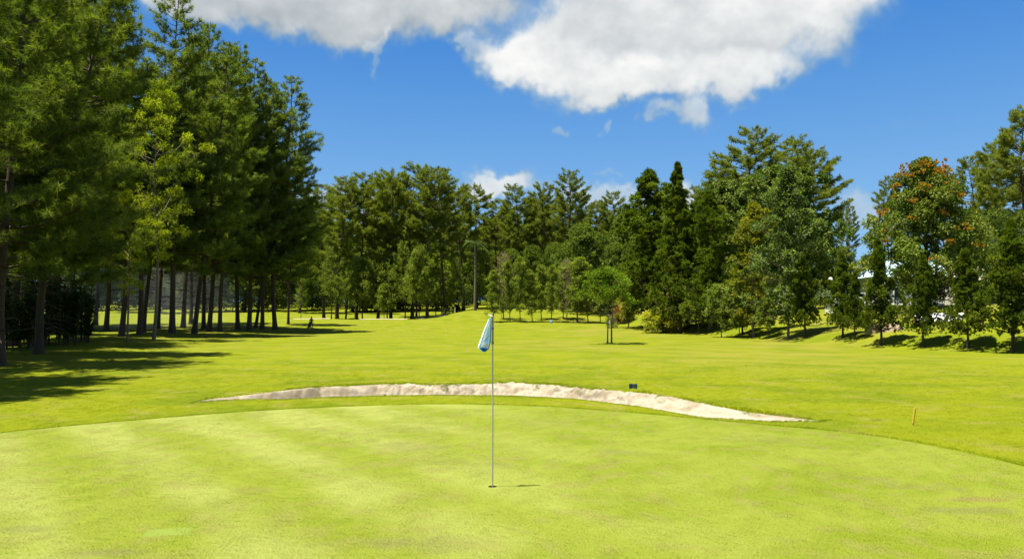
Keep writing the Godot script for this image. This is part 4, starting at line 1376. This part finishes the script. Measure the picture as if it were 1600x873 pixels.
func build_person() -> void:
	var p := on_ground(486, 514.5)
	var o := base("person", "person in dark clothes and cap standing in the pines' shade beside a golf trolley", "person", p, 0.5)
	o.scale = Vector3.ONE * 0.93
	var J := func(x: float, y: float, z: float) -> Vector3: return Vector3(x, y, z)
	var bones := [
		[J.call(0, 0.98, 0), J.call(0, 1.20, 0.01), 0.135, 0.13], [J.call(0, 1.20, 0.01), J.call(0, 1.38, 0), 0.14, 0.13], [J.call(-0.15, 1.40, 0), J.call(0.15, 1.40, 0), 0.075, 0.075],
		[J.call(0, 1.42, 0), J.call(0, 1.54, -0.01), 0.055, 0.055], [J.call(0, 1.60, -0.02), J.call(0, 1.66, -0.01), 0.088, 0.095], [J.call(0, 1.60, -0.09), J.call(0, 1.62, -0.11), 0.02, 0.018],
		[J.call(-0.19, 1.39, 0), J.call(-0.25, 1.12, 0.04), 0.058, 0.045], [J.call(-0.25, 1.12, 0.04), J.call(-0.32, 0.92, -0.08), 0.042, 0.033],
		[J.call(0.19, 1.39, 0), J.call(0.26, 1.14, -0.02), 0.058, 0.045], [J.call(0.26, 1.14, -0.02), J.call(0.16, 1.10, -0.24), 0.042, 0.033],
		[J.call(-0.09, 0.95, 0), J.call(-0.11, 0.52, -0.03), 0.092, 0.062], [J.call(-0.11, 0.52, -0.03), J.call(-0.12, 0.09, 0.02), 0.06, 0.042], [J.call(-0.12, 0.05, 0.03), J.call(-0.13, 0.04, -0.14), 0.045, 0.038],
		[J.call(0.09, 0.95, 0), J.call(0.12, 0.52, 0.03), 0.092, 0.062], [J.call(0.12, 0.52, 0.03), J.call(0.12, 0.09, 0.12), 0.06, 0.042], [J.call(0.12, 0.05, 0.13), J.call(0.14, 0.04, -0.04), 0.045, 0.038]]
	# hands: a palm, four fingers and a thumb each
	for h in [[J.call(-0.32, 0.92, -0.08), J.call(-0.03, -0.10, -0.03)], [J.call(0.16, 1.10, -0.24), J.call(-0.07, 0.0, -0.09)]]:
		var w: Vector3 = h[0]
		var d: Vector3 = h[1].normalized()
		var s := d.cross(Vector3.UP if absf(d.y) < 0.8 else Vector3.RIGHT).normalized()
		bones.append([w, w + d * 0.07, 0.03, 0.032])
		for i in 4:
			var r := w + d * 0.08 + s * (i - 1.5) * 0.019
			bones.append([r, r + d * (0.065 - 0.012 * absf(i - 1.2)) + s.cross(d) * 0.02, 0.0095, 0.008])
		bones.append([w + d * 0.03 + s * 0.03, w + d * 0.075 + s * 0.055, 0.011, 0.009])
	var col := func(q: Vector3) -> Color:
		var skin := Color(0.28, 0.16, 0.10)
		if q.y < 0.10: return Color(0.25, 0.25, 0.25)
		if q.y < 0.97 and absf(q.x) < 0.22: return Color(0.022, 0.022, 0.03)
		if q.y > 1.66: return Color(0.03, 0.03, 0.035)
		if q.y > 1.48: return Color(0.03, 0.02, 0.015) if q.z > 0.02 else skin
		if absf(q.x) > 0.245 and q.y < 1.2 or q.z < -0.16: return skin
		return Color(0.06, 0.035, 0.04)
	var cm := plain(Color.WHITE, 0.85)
	cm.vertex_color_use_as_albedo = true
	inst("body", sdf_mesh(bones, 0.028, 0.03, col), cm, o)
	var cap := MB.new()
	cap.lathe([Vector2(0.107, 1.665), Vector2(0.104, 1.71), Vector2(0.08, 1.755), Vector2(0.04, 1.775), Vector2(0.001, 1.78)], 16, Vector3(0, 0, -0.012))
	cap.box(Vector3(0, 1.668, -0.15), Vector3(0.14, 0.008, 0.12), Basis(Vector3.RIGHT, 0.15), 0.003)
	inst("cap", cap.mesh(), plain(lin(0.03, 0.03, 0.035), 0.9), o)
	# trolley with its bag
	var tp := on_ground(481, 513.5)
	var t := base("golf_trolley", "dark golf bag on a two-wheeled pull trolley next to the person", "golf trolley", tp, 0.9)
	var lean := Basis(Vector3.RIGHT, 0.55)
	var bag := MB.new()
	bag.tube([lean * Vector3(0, 0.16, 0), lean * Vector3(0, 0.2, 0), lean * Vector3(0, 0.85, 0), lean * Vector3(0, 0.98, 0)], [0.13, 0.145, 0.14, 0.155], 16, true)
	var bagp := inst("bag", bag.mesh(), plain(lin(0.05, 0.02, 0.025), 0.7), t)
	var pocket := MB.new()
	pocket.box(lean * Vector3(0, 0.48, -0.16), Vector3(0.2, 0.36, 0.09), lean, 0.03)
	inst("pocket", pocket.mesh(), plain(lin(0.07, 0.03, 0.035), 0.7), bagp)
	for i in 6:
		var club := MB.new()
		var a := i * 1.05
		var b := lean * Vector3(cos(a) * 0.08, 0.9, sin(a) * 0.08)
		var e := lean * Vector3(cos(a) * 0.10, 1.16 + 0.03 * (i % 3), sin(a) * 0.10)
		club.tube([b, e, e + Vector3(0.05, 0.015, 0.01)], [0.007, 0.007, 0.022], 6, true)
		inst("golf_club", club.mesh(), plain(lin(0.2, 0.2, 0.2), 0.3, 0.8), t)
	var fr := MB.new()
	fr.tube([lean * Vector3(0, 0.05, 0.17), lean * Vector3(0, 0.95, 0.18), lean * Vector3(0, 1.15, 0.30)], [0.015, 0.015, 0.017], 8, true)
	fr.tube([Vector3(-0.28, 0.15, 0.28), lean * Vector3(0, 0.3, 0.17), Vector3(0.28, 0.15, 0.28)], [0.012, 0.012, 0.012], 8, true)
	inst("frame", fr.mesh(), plain(lin(0.08, 0.08, 0.08), 0.4, 0.6), t)
	for sx in [-1.0, 1.0]:
		var wh := MB.new()
		var ring := []
		var rad := []
		for i in 19:
			ring.append(Vector3(sx * 0.30, 0.15 + 0.13 * sin(TAU * i / 18.0), 0.28 + 0.13 * cos(TAU * i / 18.0)))
			rad.append(0.022)
		wh.tube(ring, rad, 6)
		var whi := inst("wheel", wh.mesh(), plain(lin(0.02, 0.02, 0.02), 0.8), t)
		var hub := MB.new()
		hub.tube([Vector3(sx * 0.28, 0.15, 0.28), Vector3(sx * 0.32, 0.15, 0.28)], [0.03, 0.03], 10, true)
		for i in 5: hub.tube([Vector3(sx * 0.30, 0.15, 0.28), Vector3(sx * 0.30, 0.15 + 0.12 * sin(i * 1.2566), 0.28 + 0.12 * cos(i * 1.2566))], [0.008, 0.008], 5)
		inst("hub", hub.mesh(), plain(lin(0.3, 0.3, 0.3), 0.5), whi)

func build_small() -> void:
	# dark blue sign plate at the bunker lip
	var p := on_ground(991, 612)
	p = Vector3(p.x, ground_h(p.x, p.z - 0.15), p.z - 0.15)
	var s := base("bunker_sign", "small dark blue board in two leaves standing on the bunker lip", "sign", p, 0.05)
	for i in 2:
		var b := MB.new()
		b.box(Vector3(-0.058 + 0.116 * i, 0.095, 0.004 * i), Vector3(0.112, 0.13, 0.012), Basis(Vector3.UP, 0.12 - 0.24 * i), 0.003)
		inst("board", b.mesh(), plain(lin(0.012, 0.05, 0.085) if i == 0 else lin(0.016, 0.06, 0.095), 0.5), s)
	for i in 2:
		var l := MB.new()
		l.tube([Vector3(-0.085 + 0.17 * i, -0.06, -0.012), Vector3(-0.085 + 0.17 * i, 0.13, -0.012)], [0.006, 0.006], 6, true)
		inst("leg", l.mesh(), plain(lin(0.03, 0.03, 0.03), 0.6), s)
	# yellow stake
	p = on_ground(1427, 664)
	s = base("yellow_stake", "leaning yellow-painted wooden stake in the grass past the bunker's end", "stake", p)
	var st := MB.new()
	var tilt := Basis(Vector3(0, 0, 1), -0.17)
	st.box(tilt * Vector3(0, 0.13, 0), Vector3(0.027, 0.40, 0.027), tilt, 0.004)
	var paint := tri_mat(lin(0.62, 0.46, 0.015), M.bark.albedo_texture, 6.0, 0.7)
	paint = plain(lin(0.38, 0.27, 0.012), 0.7)
	inst("post", st.mesh(), paint, s)
	var band := MB.new()
	band.box(tilt * Vector3(0, 0.02, 0), Vector3(0.0295, 0.05, 0.0295), tilt, 0.004)
	inst("soiled_foot", band.mesh(), plain(lin(0.22, 0.16, 0.03), 0.9), s)
	# blue and white marker by the young trees
	p = on_ground(861, 504.5)
	s = base("tee_marker", "small blue marker box with a white face among the young trees", "marker", p)
	var mk := MB.new()
	mk.box(Vector3(0, 0.2, 0), Vector3(0.46, 0.44, 0.35), Basis.IDENTITY, 0.04)
	inst("box", mk.mesh(), plain(lin(0.02, 0.25, 0.55), 0.5), s)
	var fc := MB.new()
	fc.box(Vector3(0, 0.24, 0.18), Vector3(0.26, 0.22, 0.02), Basis.IDENTITY, 0.005)
	inst("face", fc.mesh(), plain(lin(0.75, 0.78, 0.8), 0.5), s)
	# white post on the mound
	p = at_depth(711, 131)
	s = base("white_post", "short white post before the dark bushes", "post", p)
	var wp := MB.new()
	wp.tube([Vector3(0, -0.1, 0), Vector3(0, 0.95, 0), Vector3(0, 1.05, 0)], [0.075, 0.075, 0.04], 10, true)
	inst("shaft", wp.mesh(), plain(lin(0.55, 0.53, 0.45), 0.8), s)
	# stake of pale wood beside the young tree behind the flag
	p = on_ground(961, 505)
	s = base("stone_marker", "small whitish stone standing behind the twin-stemmed tree", "stone", on_ground(953, 508))
	var sm := MB.new()
	sm.lathe([Vector2(0.22, -0.05), Vector2(0.24, 0.2), Vector2(0.18, 0.5), Vector2(0.08, 0.62), Vector2(0.001, 0.64)], 9, Vector3.ZERO, Vector3(1, 1, 0.7))
	inst("stone", sm.mesh(), plain(lin(0.5, 0.5, 0.47), 0.9), s)

func window(parent: Node3D, c: Vector3, w: float, h: float, frame_mat: Material, glass: Material, bars := 1) -> void:
	# on a wall that faces +z
	var f := MB.new()
	var t := 0.07
	f.box(c + Vector3(0, h * 0.5 + t * 0.5, 0.02), Vector3(w + 2 * t, t, 0.09))
	f.box(c + Vector3(0, -h * 0.5 - t * 0.5, 0.04), Vector3(w + 2 * t + 0.06, t, 0.13))
	for s in [-1.0, 1.0]: f.box(c + Vector3(s * (w * 0.5 + t * 0.5), 0, 0.018), Vector3(t, h, 0.088))
	for i in bars: f.box(c + Vector3(-w * 0.5 + w * (i + 1) / (bars + 1), 0, 0.012), Vector3(0.04, h, 0.05))
	var wi := inst("window", f.mesh(), frame_mat, parent)
	for i in bars + 1:
		var g := MB.new()
		var pw := w / (bars + 1) - 0.05
		g.box(c + Vector3(-w * 0.5 + w * (i + 0.5) / (bars + 1), 0, 0.006), Vector3(pw, h - 0.01, 0.012))
		inst("pane", g.mesh(), glass, wi)

func build_buildings() -> void:
	var glass := plain(lin(0.02, 0.025, 0.03), 0.05)
	var white := tri_mat(lin(0.74, 0.74, 0.73), noise_image(256, 0.03, 61, 4, lin(0.78, 0.78, 0.76), Color(1, 1, 1)), 0.6, 0.8)
	var trim := plain(lin(0.75, 0.76, 0.77), 0.6)
	# white house with a pale blue roof
	var p := at_depth(1432, 78)
	var fl := p.y
	var h := base("white_house", "white house with pale blue roof and railed veranda behind the flowering tree", "house", Vector3(p.x, fl, p.z), -0.12)
	h.scale = Vector3(0.78, 0.85, 1.0)
	var w := MB.new()
	w.box(Vector3(0, 1.9, -3.2), Vector3(11.0, 3.8, 6.0))
	w.box(Vector3(0, -0.1, 0.0), Vector3(11.6, 0.5, 2.6))
	inst("wall", w.mesh(), white, h)
	var roof := MB.new()
	var e := [Vector3(-6.3, 3.75, 1.2), Vector3(6.3, 3.75, 1.2), Vector3(6.3, 3.75, -6.8), Vector3(-6.3, 3.75, -6.8)]
	var r0 := Vector3(-3.0, 6.0, -2.8)
	var r1 := Vector3(3.0, 6.0, -2.8)
	roof.quad(e[0], e[1], r1, r0, Vector3(0, 0.87, 0.5))
	roof.quad(e[2], e[3], r0, r1, Vector3(0, 0.87, -0.5))
	roof.tri(e[1], e[2], r1, Vector3(0.56, 0.83, 0), Vector3(0.56, 0.83, 0), Vector3(0.56, 0.83, 0))
	roof.tri(e[3], e[0], r0, Vector3(-0.56, 0.83, 0), Vector3(-0.56, 0.83, 0), Vector3(-0.56, 0.83, 0))
	roof.quad(e[0], e[1], e[2], e[3], Vector3.DOWN)
	var ro := inst("roof", roof.mesh(), plain(lin(0.30, 0.45, 0.56), 0.45), h)
	for i in 22:
		var seam := MB.new()
		var x := -6.0 + i * 0.571
		var t := clampf((6.3 - absf(x)) / 3.3, 0.05, 1.0)
		seam.tube([Vector3(x, 3.77, 1.18), Vector3(x, 3.77 + 2.25 * t, 1.18 - 4.0 * t)], [0.025, 0.025], 4)
		inst("roof_seam", seam.mesh(), plain(lin(0.34, 0.50, 0.60), 0.45), ro)
	for x in [-4.2, -2.1, 0.2, 2.3, 4.3]: window(h, Vector3(x, 1.7, -0.2), 1.3, 1.5, trim, glass, 1)
	for i in 6:
		var c := MB.new()
		c.box(Vector3(-5.6 + i * 2.24, 1.95, 1.05), Vector3(0.16, 3.6, 0.16), Basis.IDENTITY, 0.015)
		inst("veranda_post", c.mesh(), trim, h)
	var rail := MB.new()
	rail.box(Vector3(0, 1.05, 1.14), Vector3(11.4, 0.07, 0.06))
	rail.box(Vector3(0, 0.45, 1.14), Vector3(11.4, 0.06, 0.05))
	var rl := inst("railing", rail.mesh(), trim, h)
	for i in 38:
		var b := MB.new()
		b.box(Vector3(-5.55 + i * 0.3, 0.75, 1.14), Vector3(0.035, 0.54, 0.035))
		inst("baluster", b.mesh(), trim, rl)
	# low white wall along the lawn
	var a := at_depth(1290, 70)
	var b2 := at_depth(1450, 66)
	var wl := base("low_white_wall", "low white rendered wall with a coping along the upper lawn", "wall", (a + b2) * 0.5, atan2(-(b2.z - a.z), b2.x - a.x))
	var len_ := a.distance_to(b2)
	var wm := MB.new()
	wm.box(Vector3(0, 0.12, 0), Vector3(len_, 0.75, 0.22))
	inst("wall_face", wm.mesh(), white, wl)
	var cp := MB.new()
	cp.box(Vector3(0, 0.54, 0), Vector3(len_ + 0.1, 0.09, 0.34), Basis.IDENTITY, 0.015)
	inst("coping", cp.mesh(), plain(lin(0.6, 0.6, 0.58), 0.8), wl)
	# grey house with lapped roof
	p = at_depth(1556, 72)
	h = base("grey_house", "weathered grey house with lapped roof courses glimpsed between two clipped conifers", "house", p, -0.3)
	w = MB.new()
	w.box(Vector3(0, 1.3, -2.5), Vector3(7.0, 2.8, 5.0))
	inst("wall", w.mesh(), plain(lin(0.32, 0.31, 0.28), 0.9), h)
	var step := MB.new()
	step.box(Vector3(0, 0.15, 0.5), Vector3(7.4, 0.28, 1.0), Basis.IDENTITY, 0.02)
	inst("step", step.mesh(), plain(lin(0.45, 0.44, 0.42), 0.9), h)
	var rg := base_part(h, "roof")
	for i in 9:
		var c := MB.new()
		var t := i / 9.0
		c.box(Vector3(0, 2.65 + 1.5 * t, 0.7 - 3.0 * t), Vector3(7.8, 0.05, 0.42), Basis(Vector3.RIGHT, 0.32))
		inst("roof_course", c.mesh(), plain(lin(0.36, 0.34, 0.30) if i % 2 == 0 else lin(0.30, 0.285, 0.25), 0.9), rg)
	window(h, Vector3(-1.6, 1.6, 0.0), 1.1, 1.2, plain(lin(0.5, 0.5, 0.47), 0.7), glass, 1)
	window(h, Vector3(1.7, 1.6, 0.0), 1.1, 1.2, plain(lin(0.5, 0.5, 0.47), 0.7), glass, 1)
	for i in 2:
		var c := MB.new()
		c.box(Vector3(-0.3 + 0.9 * i, 1.35, 0.95), Vector3(0.14, 2.6, 0.14), Basis.IDENTITY, 0.015)
		inst("porch_post", c.mesh(), plain(lin(0.5, 0.5, 0.46), 0.8), h)
	# low white slatted bench table with two rows of slots
	p = on_ground(1480, 503)
	var bt := base("white_slotted_slab", "low sloping white slab with two rows of dark slots on the upper lawn", "slab", p, -0.02)
	var tilt := Basis(Vector3.RIGHT, 0.75)
	var sl := MB.new()
	sl.box(Vector3(0, 0.28, -0.3), Vector3(3.9, 0.14, 0.85), tilt, 0.02)
	inst("slab", sl.mesh(), plain(lin(0.72, 0.74, 0.76), 0.6), bt)
	for r in 2:
		for i in 11:
			var so := MB.new()
			so.box(Vector3(-1.6 + i * 0.32, 0.28, -0.3) + tilt * Vector3(0, 0.072, -0.18 + 0.34 * r), Vector3(0.15, 0.012, 0.07), tilt)
			inst("slot", so.mesh(), plain(lin(0.12, 0.15, 0.25), 0.8), bt)
	var foot := MB.new()
	foot.box(Vector3(0, 0.0, -0.35), Vector3(3.6, 0.5, 0.4))
	inst("foot", foot.mesh(), plain(lin(0.25, 0.33, 0.35), 0.8), bt)
	# stone name block between the conifers
	p = on_ground(1373, 519)
	var sb := base("stone_block", "tan stone block holding a brown plaque before a bare earth mound", "stone block", p, 0.15)
	var blk := MB.new()
	blk.box(Vector3(0, 0.22, 0), Vector3(0.86, 0.75, 0.5), Basis.IDENTITY, 0.06)
	inst("block", blk.mesh(), tri_mat(lin(0.30, 0.23, 0.17), M.sand.albedo_texture, 1.5, 0.95), sb)
	var pl := MB.new()
	pl.box(Vector3(0.04, 0.28, 0.255), Vector3(0.62, 0.46, 0.03), Basis.IDENTITY, 0.008)
	inst("plaque", pl.mesh(), plain(lin(0.09, 0.06, 0.045), 0.7), sb)
	p = on_ground(1359, 521)
	var bo := base("pale_boulder", "pale rounded boulder leaning on the stone block", "boulder", p)
	var bm := MB.new()
	bm.lathe([Vector2(0.30, -0.1), Vector2(0.34, 0.15), Vector2(0.26, 0.42), Vector2(0.12, 0.58), Vector2(0.001, 0.62)], 10, Vector3.ZERO, Vector3(1, 1, 0.8))
	inst("rock", bm.mesh(), tri_mat(lin(0.5, 0.45, 0.38), M.sand.albedo_texture, 1.5, 0.95), bo)
	p = on_ground(1393, 516)
	var em := base("earth_mound", "bare brown earth mound behind the stone block", "mound", p)
	bm = MB.new()
	bm.lathe([Vector2(1.1, -0.15), Vector2(0.85, 0.2), Vector2(0.45, 0.42), Vector2(0.001, 0.5)], 14, Vector3.ZERO, Vector3(1, 1, 0.7))
	inst("earth", bm.mesh(), tri_mat(lin(0.24, 0.19, 0.13), M.sand.albedo_texture, 2.0, 0.95), em)
	# white hut under the tall columns
	p = at_depth(1066, 92)
	h = base("white_hut", "small white hut with grey roof half hidden under the dark columnar trees", "hut", p, -0.2)
	w = MB.new()
	w.box(Vector3(0, 1.0, -1.2), Vector3(3.2, 2.0, 2.4))
	inst("wall", w.mesh(), white, h)
	roof = MB.new()
	roof.box(Vector3(0, 2.12, -1.2), Vector3(3.8, 0.12, 3.1), Basis(Vector3.RIGHT, 0.1), 0.02)
	inst("roof", roof.mesh(), plain(lin(0.2, 0.2, 0.2), 0.8), h)
	var door := MB.new()
	door.box(Vector3(-0.5, 0.88, 0.01), Vector3(0.85, 1.75, 0.05), Basis.IDENTITY, 0.01)
	var dr := inst("door", door.mesh(), plain(lin(0.10, 0.10, 0.10), 0.7), h)
	var hd := MB.new()
	hd.tube([Vector3(-0.2, 0.9, 0.05), Vector3(-0.2, 1.0, 0.05)], [0.012, 0.012], 6, true)
	inst("handle", hd.mesh(), plain(lin(0.4, 0.4, 0.4), 0.3, 0.8), dr)
	window(h, Vector3(0.8, 1.2, 0.0), 0.7, 0.8, trim, glass, 0)
	# garden parasols, a lamp and a car seen through the trees
	for a2 in [[1167, 86, 478, "teal garden parasol half hidden behind the yellowish columnar tree"], [1185, 88, 478, "pale teal parasol beside another behind the columnar trees"], [1287, 86, 478, "pale blue parasol behind the clipped conifers near the lamp"]]:
		p = at_depth(a2[0], a2[1])
		var hh := height_to(p, a2[2])
		hh = clampf(hh, 1.9, 2.4)
		var u := base("garden_parasol", a2[3], "parasol", p)
		var po := MB.new()
		po.tube([Vector3(0, -0.1, 0), Vector3(0, hh, 0)], [0.025, 0.02], 8, true)
		inst("pole", po.mesh(), trim, u)
		var ca := MB.new()
		ca.lathe([Vector2(1.25, hh - 0.55), Vector2(0.6, hh - 0.2), Vector2(0.001, hh)], 8)
		inst("canopy", ca.mesh(), plain(lin(0.10, 0.42, 0.42) if a2[0] < 1200 else lin(0.40, 0.60, 0.68), 0.8), u)
	p = at_depth(1299, 74)
	var hh := height_to(p, 433)
	var la := base("garden_lamp", "teal lamp post with a white globe behind the clipped conifers", "lamp post", p)
	var lp := MB.new()
	lp.tube([Vector3(0, -0.1, 0), Vector3(0, 0.3, 0), Vector3(0, 0.35, 0), Vector3(0, hh - 0.4, 0)], [0.09, 0.08, 0.05, 0.04], 10)
	inst("post", lp.mesh(), plain(lin(0.04, 0.16, 0.16), 0.5), la)
	var gl := MB.new()
	gl.lathe([Vector2(0.08, hh - 0.4), Vector2(0.18, hh - 0.28), Vector2(0.2, hh - 0.18), Vector2(0.14, hh - 0.04), Vector2(0.001, hh)], 14)
	inst("globe", gl.mesh(), plain(lin(0.7, 0.7, 0.66), 0.4), la)
	build_car()

func base_part(parent: Node3D, called: String) -> Node3D:
	var o := Node3D.new()
	o.name = called
	parent.add_child(o, true)
	return o

func build_car() -> void:
	var p := at_depth(1342, 74)
	var c := base("parked_car", "white parked car glimpsed between trunks of the clipped conifers", "car", p, 0.2)
	var body := MB.new()
	# side outline, swept across the width with rounded shoulders
	var low := [Vector2(-2.1, 0.32), Vector2(-2.15, 0.6), Vector2(-2.05, 0.86), Vector2(-1.0, 0.98), Vector2(1.5, 0.98), Vector2(2.05, 0.92), Vector2(2.12, 0.6), Vector2(2.05, 0.32)]
	var cab := [Vector2(-1.05, 0.97), Vector2(-0.45, 1.42), Vector2(0.9, 1.45), Vector2(1.6, 0.97)]
	var sweep := func(mb: MB, o: Array, hw: float, inset: float) -> void:
		for i in o.size():
			var a: Vector2 = o[i]
			var b: Vector2 = o[(i + 1) % o.size()]
			var n := Vector3(b.y - a.y, -(b.x - a.x), 0).normalized() * -1.0
			var wa: float = hw - inset * (a.y - o[0].y)
			var wb: float = hw - inset * (b.y - o[0].y)
			mb.quad(Vector3(a.x, a.y, wa), Vector3(b.x, b.y, wb), Vector3(b.x, b.y, -wb), Vector3(a.x, a.y, -wa), n)
		for s in [-1.0, 1.0]:
			for i in range(1, o.size() - 1):
				var q := []
				for k in [0, i, i + 1]: q.append(Vector3(o[k].x, o[k].y, s * (hw - inset * (o[k].y - o[0].y))))
				mb.tri(q[0], q[1], q[2], Vector3(0, 0.2, s).normalized(), Vector3(0, 0.2, s).normalized(), Vector3(0, 0.2, s).normalized())
	sweep.call(body, low, 0.84, 0.06)
	sweep.call(body, cab, 0.79, 0.35)
	var paint := plain(lin(0.72, 0.72, 0.72), 0.3)
	paint.clearcoat_enabled = true
	paint.clearcoat = 0.6
	inst("body", body.mesh(), paint, c)
	var dark := plain(lin(0.015, 0.018, 0.02), 0.08)
	for s in [-1.0, 1.0]:
		for k in 2:
			var g := MB.new()
			var x0 := -0.78 if k == 0 else 0.28
			var x1 := 0.2 if k == 0 else 1.3
			var pts := []
			for q in [[x0, 1.02], [x0 + (0.45 if k == 0 else 0.0), 1.36], [x1 - (0.0 if k == 0 else 0.42), 1.37], [x1, 1.02]]:
				pts.append(Vector3(q[0], q[1], s * (0.79 - 0.35 * (q[1] - 0.97) + 0.008)))
			g.quad(pts[0], pts[1], pts[2], pts[3], Vector3(0, 0.3, s).normalized())
			inst("window", g.mesh(), dark, c)
		for x in [-1.35, 1.3]:
			var wh := MB.new()
			wh.tube([Vector3(x, 0.31, s * 0.66), Vector3(x, 0.31, s * 0.86)], [0.31, 0.31], 20, true)
			var wi := inst("wheel", wh.mesh(), plain(lin(0.015, 0.015, 0.015), 0.8), c)
			var rim := MB.new()
			rim.tube([Vector3(x, 0.31, s * 0.84), Vector3(x, 0.31, s * 0.87)], [0.19, 0.17], 14, true)
			inst("rim", rim.mesh(), plain(lin(0.4, 0.4, 0.4), 0.35, 0.8), wi)
		var hl := MB.new()
		hl.box(Vector3(-2.1, 0.74, s * 0.6), Vector3(0.06, 0.14, 0.32), Basis.IDENTITY, 0.02)
		inst("headlight", hl.mesh(), plain(lin(0.6, 0.62, 0.65), 0.1), c)
		var tl := MB.new()
		tl.box(Vector3(2.1, 0.76, s * 0.62), Vector3(0.05, 0.16, 0.26), Basis.IDENTITY, 0.02)
		inst("tail_light", tl.mesh(), plain(lin(0.35, 0.02, 0.02), 0.2), c)

# ---------------------------------------------------------------- the scene
func _ready() -> void:
	# camera
	var cam := Camera3D.new()
	cam.name = "camera"
	cam.fov = rad_to_deg(2.0 * atan(436.5 / F))
	cam.near = 0.1
	cam.far = 5000.0
	cam.position = Vector3(0, EYE, 0)
	cam.rotation.x = atan(PITCH)
	add_child(cam)
	cam.current = true
	noise.seed = 5
	noise.frequency = 0.01
	noise.fractal_octaves = 3
	noise2.seed = 17
	noise2.noise_type = FastNoiseLite.TYPE_SIMPLEX_SMOOTH
	noise2.frequency = 0.006
	noise2.fractal_octaves = 5
	noise2.fractal_gain = 0.55
	# sky, exposure
	var env := Environment.new()
	env.background_mode = Environment.BG_SKY
	env.sky = make_sky()
	env.background_energy_multiplier = 0.295
	env.tonemap_mode = Environment.TONE_MAPPER_LINEAR
	env.tonemap_exposure = 3.55
	env.sdfgi_enabled = true
	env.ssao_enabled = true
	env.ssil_enabled = true
	var we := WorldEnvironment.new()
	we.name = "world_environment"
	we.environment = env
	add_child(we)
	# sun: high, from the side of the pine stand (the flag's shadow falls 0.27 of its height to the other side)
	var sun := DirectionalLight3D.new()
	sun.name = "sun"
	sun.light_color = Color(1.0, 0.96, 0.88)
	sun.light_energy = 1.6
	sun.light_angular_distance = 0.55
	sun.shadow_enabled = true
	add_child(sun)
	sun.look_at_from_position(Vector3.ZERO, Vector3(0.275, -1.0, -0.03), Vector3.FORWARD)
	env.volumetric_fog_enabled = true
	env.volumetric_fog_density = 0.0
	# setting, then things
	make_tables()
	make_materials()
	build_ground()
	build_green()
	build_bunker()
	build_trees()
	build_buildings()
	build_grass()
	build_person()
	build_flag()
	build_small()
	# thin morning mist between the pines' trunks
	var mist := FogVolume.new()
	mist.name = "mist"
	mist.shape = RenderingServer.FOG_VOLUME_SHAPE_ELLIPSOID
	mist.size = Vector3(26, 17, 44)
	mist.position = Vector3(-50, 4.0, -96)
	var fmat := FogMaterial.new()
	fmat.density = 0.0032
	fmat.albedo = Color(0.95, 0.97, 1.0)
	mist.material = fmat
	add_child(mist)
	tag(mist, "thin pale mist hanging between the trunks of the pine stand", "mist", "", "stuff")
